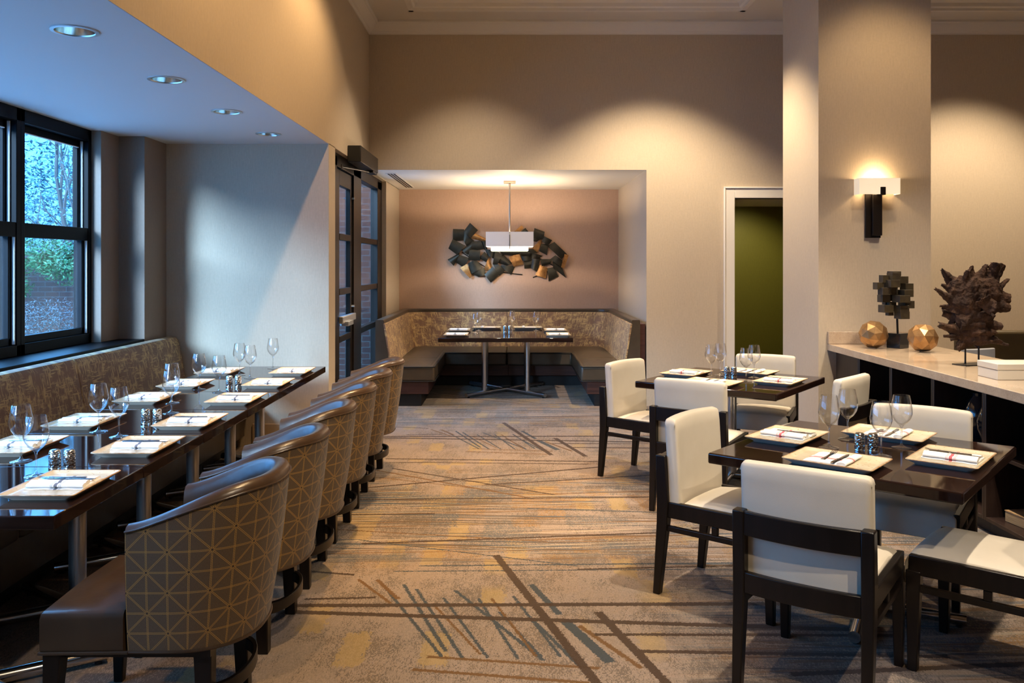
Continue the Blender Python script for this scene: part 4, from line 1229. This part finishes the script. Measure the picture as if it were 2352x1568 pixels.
def make_napkin(label, loc, rz, m, group, style=0):
    """folded along local x (toward the diner); rolls on +-y"""
    bm = bmesh.new()
    def slab(x0, x1, y0, y1, z0, z1, wob=.0015):
        rings = []
        for k in range(9):
            x = x0+(x1-x0)*k/8
            e = wob*math.sin(k*2.1+y0*40)
            pts = []
            h = z1-z0
            for a in range(9):
                u = a/8; pts.append((x, y0+(y1-y0)*u, z0+e+h*(1-(2*u-1)**6)*.98+.0005))
            for a in range(9):
                u = 1-a/8; pts.append((x, y0+(y1-y0)*u, z0+e*.2))
            rings.append(pts)
        loft(bm, rings)
    def roll(y, r, x0, x1, z):
        rings = []
        for k in range(7):
            x = x0+(x1-x0)*k/6
            rings.append([(x, y+r*1.55*math.cos(2*PI*a/12)+.0015*math.sin(k*1.7), z+r*.72*(1+math.sin(2*PI*a/12))) for a in range(12)])
        loft(bm, rings)
    if style % 2 == 0:
        slab(-.115, .105, -.075, .10, 0, .006)
        slab(-.105, .11, .01, .095, .006, .013)
        roll(-.052, .011, -.115, .10, .004); roll(-.020, .012, -.112, .105, .006)
    else:
        slab(-.10, .10, -.05, .11, 0, .006); roll(-.062, .013, -.115, .095, 0)
    if style > 1:
        for v in bm.verts: v.co.y *= -1
    o = obj('napkin', bm, m, None, angle=60)
    o.location = loc; o.rotation_euler = (0, 0, rz)
    return tag(o, label, 'napkin', group)
def make_fork(label, loc, rz, group):
    bm = bmesh.new(); rings = []
    for x, w, h, z in ((-.09, .0085, .0016, 0), (-.085, .010, .0022, .0002), (-.02, .006, .0024, .0005), (.03, .0045, .0024, .002), (.045, .009, .0020, .0032), (.055, .0125, .0018, .002)):
        rings.append([(x, -w, z), (x, -w*.5, z+h), (x, w*.5, z+h), (x, w, z), (x, 0, z-.0003)])
    loft(bm, rings)
    for k in range(4):
        y = -.0105+.007*k
        loft(bm, [[(x, y+a*wd, z+b*.0016) for a, b in ((-1,0),(1,0),(1,1),(-1,1))] for x, z, wd in ((.052, .002, .0022), (.075, .001, .0018), (.098, .006, .001))])
    o = obj('fork', bm, M['silver'], None, angle=50); o.location = loc; o.rotation_euler = (0, 0, rz)
    return tag(o, label, 'fork', group)
def make_knife(label, loc, rz, group):
    bm = bmesh.new(); rings = []
    for x, w, h in ((-.105, .006, .003), (-.10, .0085, .005), (-.03, .0065, .0055), (-.012, .006, .004), (-.005, .0085, .0022), (.06, .0095, .0018), (.09, .008, .0015), (.108, .002, .0012)):
        rings.append([(x, -w, .0005), (x, -w*.6, h), (x, w*.6, h), (x, w, .0005)])
    loft(bm, rings)
    o = obj('knife', bm, M['silver'], None, angle=50); o.location = loc; o.rotation_euler = (0, 0, rz)
    return tag(o, label, 'knife', group)
def make_glass(label, loc, group):
    t = thing('wine_glass', label, 'wine glass', loc, 0, group)
    g = M['stemware']
    obj('foot', lathe(bmesh.new(), [(.044, 0), (.0455, .0015), (.044, .003), (.025, .006), (.008, .012), (.0045, .022)], 32), M['stem_glass'], t, angle=60)
    obj('stem', lathe(bmesh.new(), [(.0046, .0215), (.0038, .05), (.0038, .085), (.006, .098), (.011, .104)], 16, cap0=False, cap1=False), M['stem_glass'], t, angle=60)
    outer = [(.004, .103), (.014, .107), (.030, .122), (.043, .143), (.0485, .163), (.0480, .180), (.0435, .21), (.0365, .248)]
    inner = [(.0353, .2485), (.0423, .21), (.0468, .18), (.0472, .163), (.0415, .1445), (.028, .125), (.012, .1115), (.002, .110)]
    obj('bowl', lathe(bmesh.new(), outer+inner, 36), g, t, angle=60)
    return t
def make_shaker(label, loc, group):
    t = thing('shaker', label, 'shaker', loc, 0, group)
    obj('body', lathe(bmesh.new(), [(.0225, 0), (.0235, .002), (.0235, .070), (.0225, .074)], 28), M['hammered'], t, angle=50)
    obj('foot_band', lathe(bmesh.new(), [(.0242, 0), (.0242, .010), (.0236, .011)], 28, cap0=True, cap1=False), M['chrome'], t)
    obj('cap', lathe(bmesh.new(), [(.0222, .074), (.0215, .080), (.017, .0845), (.008, .0865)], 28), M['chrome'], t, angle=70)
    return t
PR = {}
def place(kind, label, loc, rz=0.0, group=None, *extra):
    key = (kind,)+tuple(id(x) if not isinstance(x, (int, float, str)) else x for x in extra)
    if key not in PR:
        if kind == 'plate': PR[key] = make_plate(label, loc, rz, group)
        elif kind == 'napkin': PR[key] = make_napkin(label, loc, rz, extra[0], group, extra[1])
        elif kind == 'fork': PR[key] = make_fork(label, loc, rz, group)
        elif kind == 'knife': PR[key] = make_knife(label, loc, rz, group)
        elif kind == 'glass': PR[key] = make_glass(label, loc, group)
        elif kind == 'shaker': PR[key] = make_shaker(label, loc, group)
        return PR[key]
    return dup(PR[key], loc, rz, label, group)
TZ = .7503
def setting(x, y, rz, m, where, grp, cut=True, style=0):
    """local -x points to the diner"""
    c, s = math.cos(rz), math.sin(rz)
    def at(u, v, z): return (x+c*u-s*v, y+s*u+c*v, z)
    place('plate', 'cream rectangular plate ' + where, (x, y, TZ), rz, 'plates ' + grp)
    col = 'red' if m is M['napkin_red'] else 'slate'
    place('napkin', '%s-striped napkin on the plate %s' % (col, where), at(.0, .005, TZ+PH-.0006), rz, 'napkins ' + grp, m, style)
    k = -1 if style > 1 else 1
    if cut:
        if style % 2 == 0:
            place('fork', 'silver fork on the napkin ' + where, at(.02, .045*k, TZ+PH+.0135), rz+.06, 'forks ' + grp)
            place('knife', 'silver knife on the napkin ' + where, at(-.01, .022*k, TZ+PH+.0140), rz+PI+.03, 'knives ' + grp)
        else:
            place('fork', 'silver fork on the napkin ' + where, at(.03, .045*k, TZ+PH+.0080), rz+.05, 'forks ' + grp)
            place('knife', 'silver knife on the napkin ' + where, at(.0, -.015*k, TZ+PH+.0080), rz, 'knives ' + grp)
# window tables -----------------------------------------------------------
tn = ['nearest window table', 'second window table', 'third window table', 'fourth window table', 'fifth window table', 'farthest window table']
for k, y in enumerate((3.09, 3.78, 4.41, 5.17, 5.88, 6.54)):
    # diner sits on the +x side
    setting(-1.740, y+.195, PI, M['napkin_grey'], 'at the chair side of the ' + tn[k], 'along the window tables', cut=k < 4, style=2)
for k, y in ((1, 3.79), (2, 4.41), (3, 5.2), (4, 5.84), (5, 6.54)):
    setting(-2.315, y+.195, 0.0, M['napkin_grey'], 'at the bench side of the ' + tn[k], 'along the window tables', cut=k < 3)
for x, y, w in ((-2.16, 3.735, 'on the bench side of the second window table'), (-1.945, 3.47, 'on the chair side of the nearest window table'),
                (-2.14, 4.395, 'on the bench side of the third window table'), (-1.975, 4.265, 'on the chair side of the second window table'),
                (-2.12, 5.29, 'on the bench side of the fourth window table'), (-1.98, 4.93, 'on the chair side of the third window table'),
                (-2.16, 5.86, 'on the bench side of the fifth window table'), (-1.98, 5.74, 'on the chair side of the fourth window table'),
                (-2.125, 6.62, 'on the bench side of the farthest window table'), (-1.99, 6.45, 'on the chair side of the fifth window table'),
                (-1.985, 7.05, 'standing alone near the pale end wall')):
    place('glass', 'clear wine glass ' + w, (x, y, TZ), 0, 'wine glasses along the window tables')
for y, w in ((3.585, 'at the back of the nearest window table'), (4.59, 'on the third window table'), (5.95, 'on the fifth window table')):
    for dx, q in ((-.031, 'left'), (.031, 'right')):
        place('shaker', 'hammered steel shaker %s, %s one of the pair' % (w, q), (-1.90 + dx - (.05 if y > 4 else 0), y, TZ), 0, 'shakers along the window tables')
# square tables -----------------------------------------------------------
for (cx, cy), ang, nm in ((RT[0][0], RT[0][1], 'nearer square table'), (RT[1][0], RT[1][1], 'farther square table')):
    a = math.radians(ang)
    for side, (du, dv, q, st) in enumerate(((0, -.37, 'front', 1), (-.37, 0, 'aisle', 0), (0, .37, 'back', 3), (.37, 0, 'counter', 2))):
        # outward direction (du,dv); local -x of the setting points outward
        o_ang = a + math.atan2(dv, du)
        x = cx + du*math.cos(a) - dv*math.sin(a); y = cy + du*math.sin(a) + dv*math.cos(a)
        setting(x, y, o_ang + PI, M['napkin_red'], 'at the %s side of the %s' % (q, nm), 'on the square tables', True, st)
for x, y, w in ((1.497, 4.01, 'leftmost of four on the nearer square table'), (1.66, 4.20, 'second from the left on the nearer square table'),
                (1.665, 3.83, 'third from the left, closest, on the nearer square table'), (1.84, 4.01, 'rightmost of four on the nearer square table'),
                (1.53, 6.52, 'leftmost of four on the farther square table'), (1.625, 6.62, 'second from the left on the farther square table'),
                (1.726, 6.26, 'third from the left, closest, on the farther square table'), (1.845, 6.47, 'rightmost of four on the farther square table')):
    place('glass', 'clear wine glass ' + w, (x, y, TZ), 0, 'wine glasses on the square tables')
for x, y, w in ((1.613, 3.94, 'left shaker of the pair on the nearer square table'), (1.668, 3.925, 'right shaker of the pair on the nearer square table'),
                (1.64, 6.48, 'left shaker of the pair on the farther square table'), (1.69, 6.47, 'right shaker of the pair on the farther square table')):
    place('shaker', 'hammered steel ' + w, (x, y, TZ), 0, 'shakers on the square tables')
# alcove table ------------------------------------------------------------
for x, y, rz, w, st in ((-.67, 10.22, 0, 'at the left front of the alcove table', 0), (-.68, 10.93, 0, 'at the left back of the alcove table', 0),
                    (.555, 10.22, PI, 'at the right front of the alcove table', 2), (.555, 10.93, PI, 'at the right back of the alcove table', 2),
                    (-.335, 11.32, -PI/2, 'at the back left of the alcove table', 1), (.21, 11.32, -PI/2, 'at the back right of the alcove table', 1)):
    setting(x, y, rz, M['napkin_grey'], w, 'on the alcove table', cut=False, style=st)
for x, y, w in ((-.455, 10.62, 'front one of the left pair on the alcove table'), (-.43, 10.97, 'back one of the left pair on the alcove table'),
                (.0, 11.17, 'middle one on the alcove table'), (.31, 10.98, 'right one on the alcove table')):
    place('glass', 'clear wine glass, ' + w, (x, y, TZ), 0, 'wine glasses on the alcove table')
for x, q in ((-.09, 'left'), (-.028, 'right')):
    place('shaker', 'steel shaker, %s one of the pair on the alcove table' % q, (x, 10.76, TZ), 0, 'shakers on the alcove table')

# ------------------------------------------------------------------ light
def spot(name, loc, target, power, color, size=60, blend=.6, rad=.06):
    l = bpy.data.lights.new(name, 'SPOT'); l.energy = power; l.color = color
    l.spot_size = math.radians(size); l.spot_blend = blend; l.shadow_soft_size = rad
    o = link(bpy.data.objects.new(name, l)); o.location = loc
    d = Vector(target)-Vector(loc); o.rotation_euler = d.to_track_quat('-Z', 'Y').to_euler()
    return o
def point(name, loc, power, color, rad=.05):
    l = bpy.data.lights.new(name, 'POINT'); l.energy = power; l.color = color; l.shadow_soft_size = rad
    o = link(bpy.data.objects.new(name, l)); o.location = loc; return o
WARM = (1, .70, .38); WARM2 = (1, .79, .55); WARM3 = (1, .86, .68)
LZ = CZ+.30
# wall washers, downlights and two added fills in the high ceiling
LB = CZ+.24
spot('ceiling_spot', (1.55, 8.35, LB), (1.55, 8.45, 0), 620, WARM2, 98, .55)
spot('ceiling_spot', (-.45, 8.55, LB), (-.45, 8.6, 0), 200, WARM2, 92, .7)
spot('ceiling_spot', (5.1, 8.35, LB), (5.1, 8.45, 0), 560, WARM2, 98, .55)
spot('ceiling_spot', (-.35, 5.8, LZ), (-.78, 5.95, 0), 760, (1, .63, .29), 54, .7)
spot('ceiling_spot', (-.25, 3.0, LZ), (-.75, 3.6, .3), 330, WARM, 54, .7)
spot('ceiling_spot', (1.9, 5.4, LZ), (1.7, 6.2, .7), 560, WARM3, 60, .6)
spot('ceiling_spot', (1.9, 3.3, LZ), (1.7, 3.9, .7), 640, WARM3, 60, .6)
spot('ceiling_spot', (3.6, 5.2, LZ), (3.3, 5.9, .9), 420, WARM3, 70, .6)
spot('ceiling_spot', (3.2, 6.2, LB), (3.2, 7.4, 1.9), 130, WARM, 80, .7)
spot('ceiling_spot', (-.85, 4.3, CZ+.2), (-1.7, 4.5, 2.6), 210, (1, .64, .31), 110, .8)
spot('ceiling_spot', (-.85, 6.5, CZ+.2), (-1.7, 6.7, 2.6), 170, (1, .64, .31), 110, .8)
spot('ceiling_spot', (.9, .2, LZ), (-.4, 3.4, .5), 330, WARM2, 62, .8)  # unseen warm fill added for the camera-facing sides on the left
spot('ceiling_spot', (2.2, .1, LZ), (1.6, 3.6, .8), 400, WARM3, 62, .8)  # unseen warm fill added for the chair backs on the right
# pendant and sconce bulbs, then an unseen hall lamp
point('pendant_bulb', (-.03, 10.98, 1.94), 62, WARM2, .04)
point('sconce_bulb', (3.19, 7.415, 2.34), 9, WARM, .03)
spot('hall_fill', (3.0, 10.5, 2.36), (2.9, 11.4, 1.0), 46, (1, .85, .6), 120, .7)  # unseen lamp added to brighten the green hall wall

# daylight: cool dusk sky seen through the windows
w = bpy.data.worlds.new('sky'); SC.world = w; w.use_nodes = True
n = N(w); bg = w.node_tree.nodes['Background']
s_ = n.sep(n.new('ShaderNodeTexCoord').outputs['Generated'])
up = n.step(s_[2], .15, .55)
n.links.new(n.mix(up, (.03, .16, .40), (.16, .48, 1.0)), bg.inputs['Color'])
bg.inputs['Strength'].default_value = 14.0
l = bpy.data.lights.new('sky_patch_lamp', 'SUN'); l.energy = 10; l.color = (.50, .73, 1.0); l.angle = math.radians(20)  # sun lamp standing in for a bright patch of cool sky
o = link(bpy.data.objects.new('sky_patch_lamp', l)); o.rotation_euler = Vector((1, 1.75, -.66)).to_track_quat('-Z', 'Y').to_euler()
def portal(name, loc, rot, sx, sy):
    l = bpy.data.lights.new(name, 'AREA'); l.shape = 'RECTANGLE'; l.size = sx; l.size_y = sy
    l.cycles.is_portal = True
    o = link(bpy.data.objects.new(name, l)); o.location = loc; o.rotation_euler = rot
portal('window_portal', (-3.50, 3.86, 1.84), (0, -PI/2, 0), 1.70, 5.85)
portal('door_portal', (-1.80, 9.4, 1.33), (0, -PI/2, 0), 2.6, 3.0)

# ------------------------------------------------------------------ camera
cam = bpy.data.cameras.new('camera'); co = link(bpy.data.objects.new('camera', cam))
co.location = (0, 0, 1.62); co.rotation_euler = (PI/2, 0, 0)
cam.sensor_width = 36; cam.sensor_fit = 'HORIZONTAL'; cam.lens = 1950/2352*36
cam.shift_y = -(784-605)/2352
cam.clip_start = .05; cam.clip_end = 200
SC.camera = co
SC.view_settings.view_transform = 'Standard'; SC.view_settings.look = 'None'
SC.view_settings.exposure = 0.25; SC.view_settings.gamma = 1.0
SC.view_settings.use_curve_mapping = False
SC.cycles.use_denoising = True
SC.cycles.max_bounces = 8; SC.cycles.diffuse_bounces = 4; SC.cycles.glossy_bounces = 4; SC.cycles.transparent_max_bounces = 24
SC.cycles.caustics_reflective = False; SC.cycles.caustics_refractive = False
SC.cycles.sample_clamp_indirect = 6
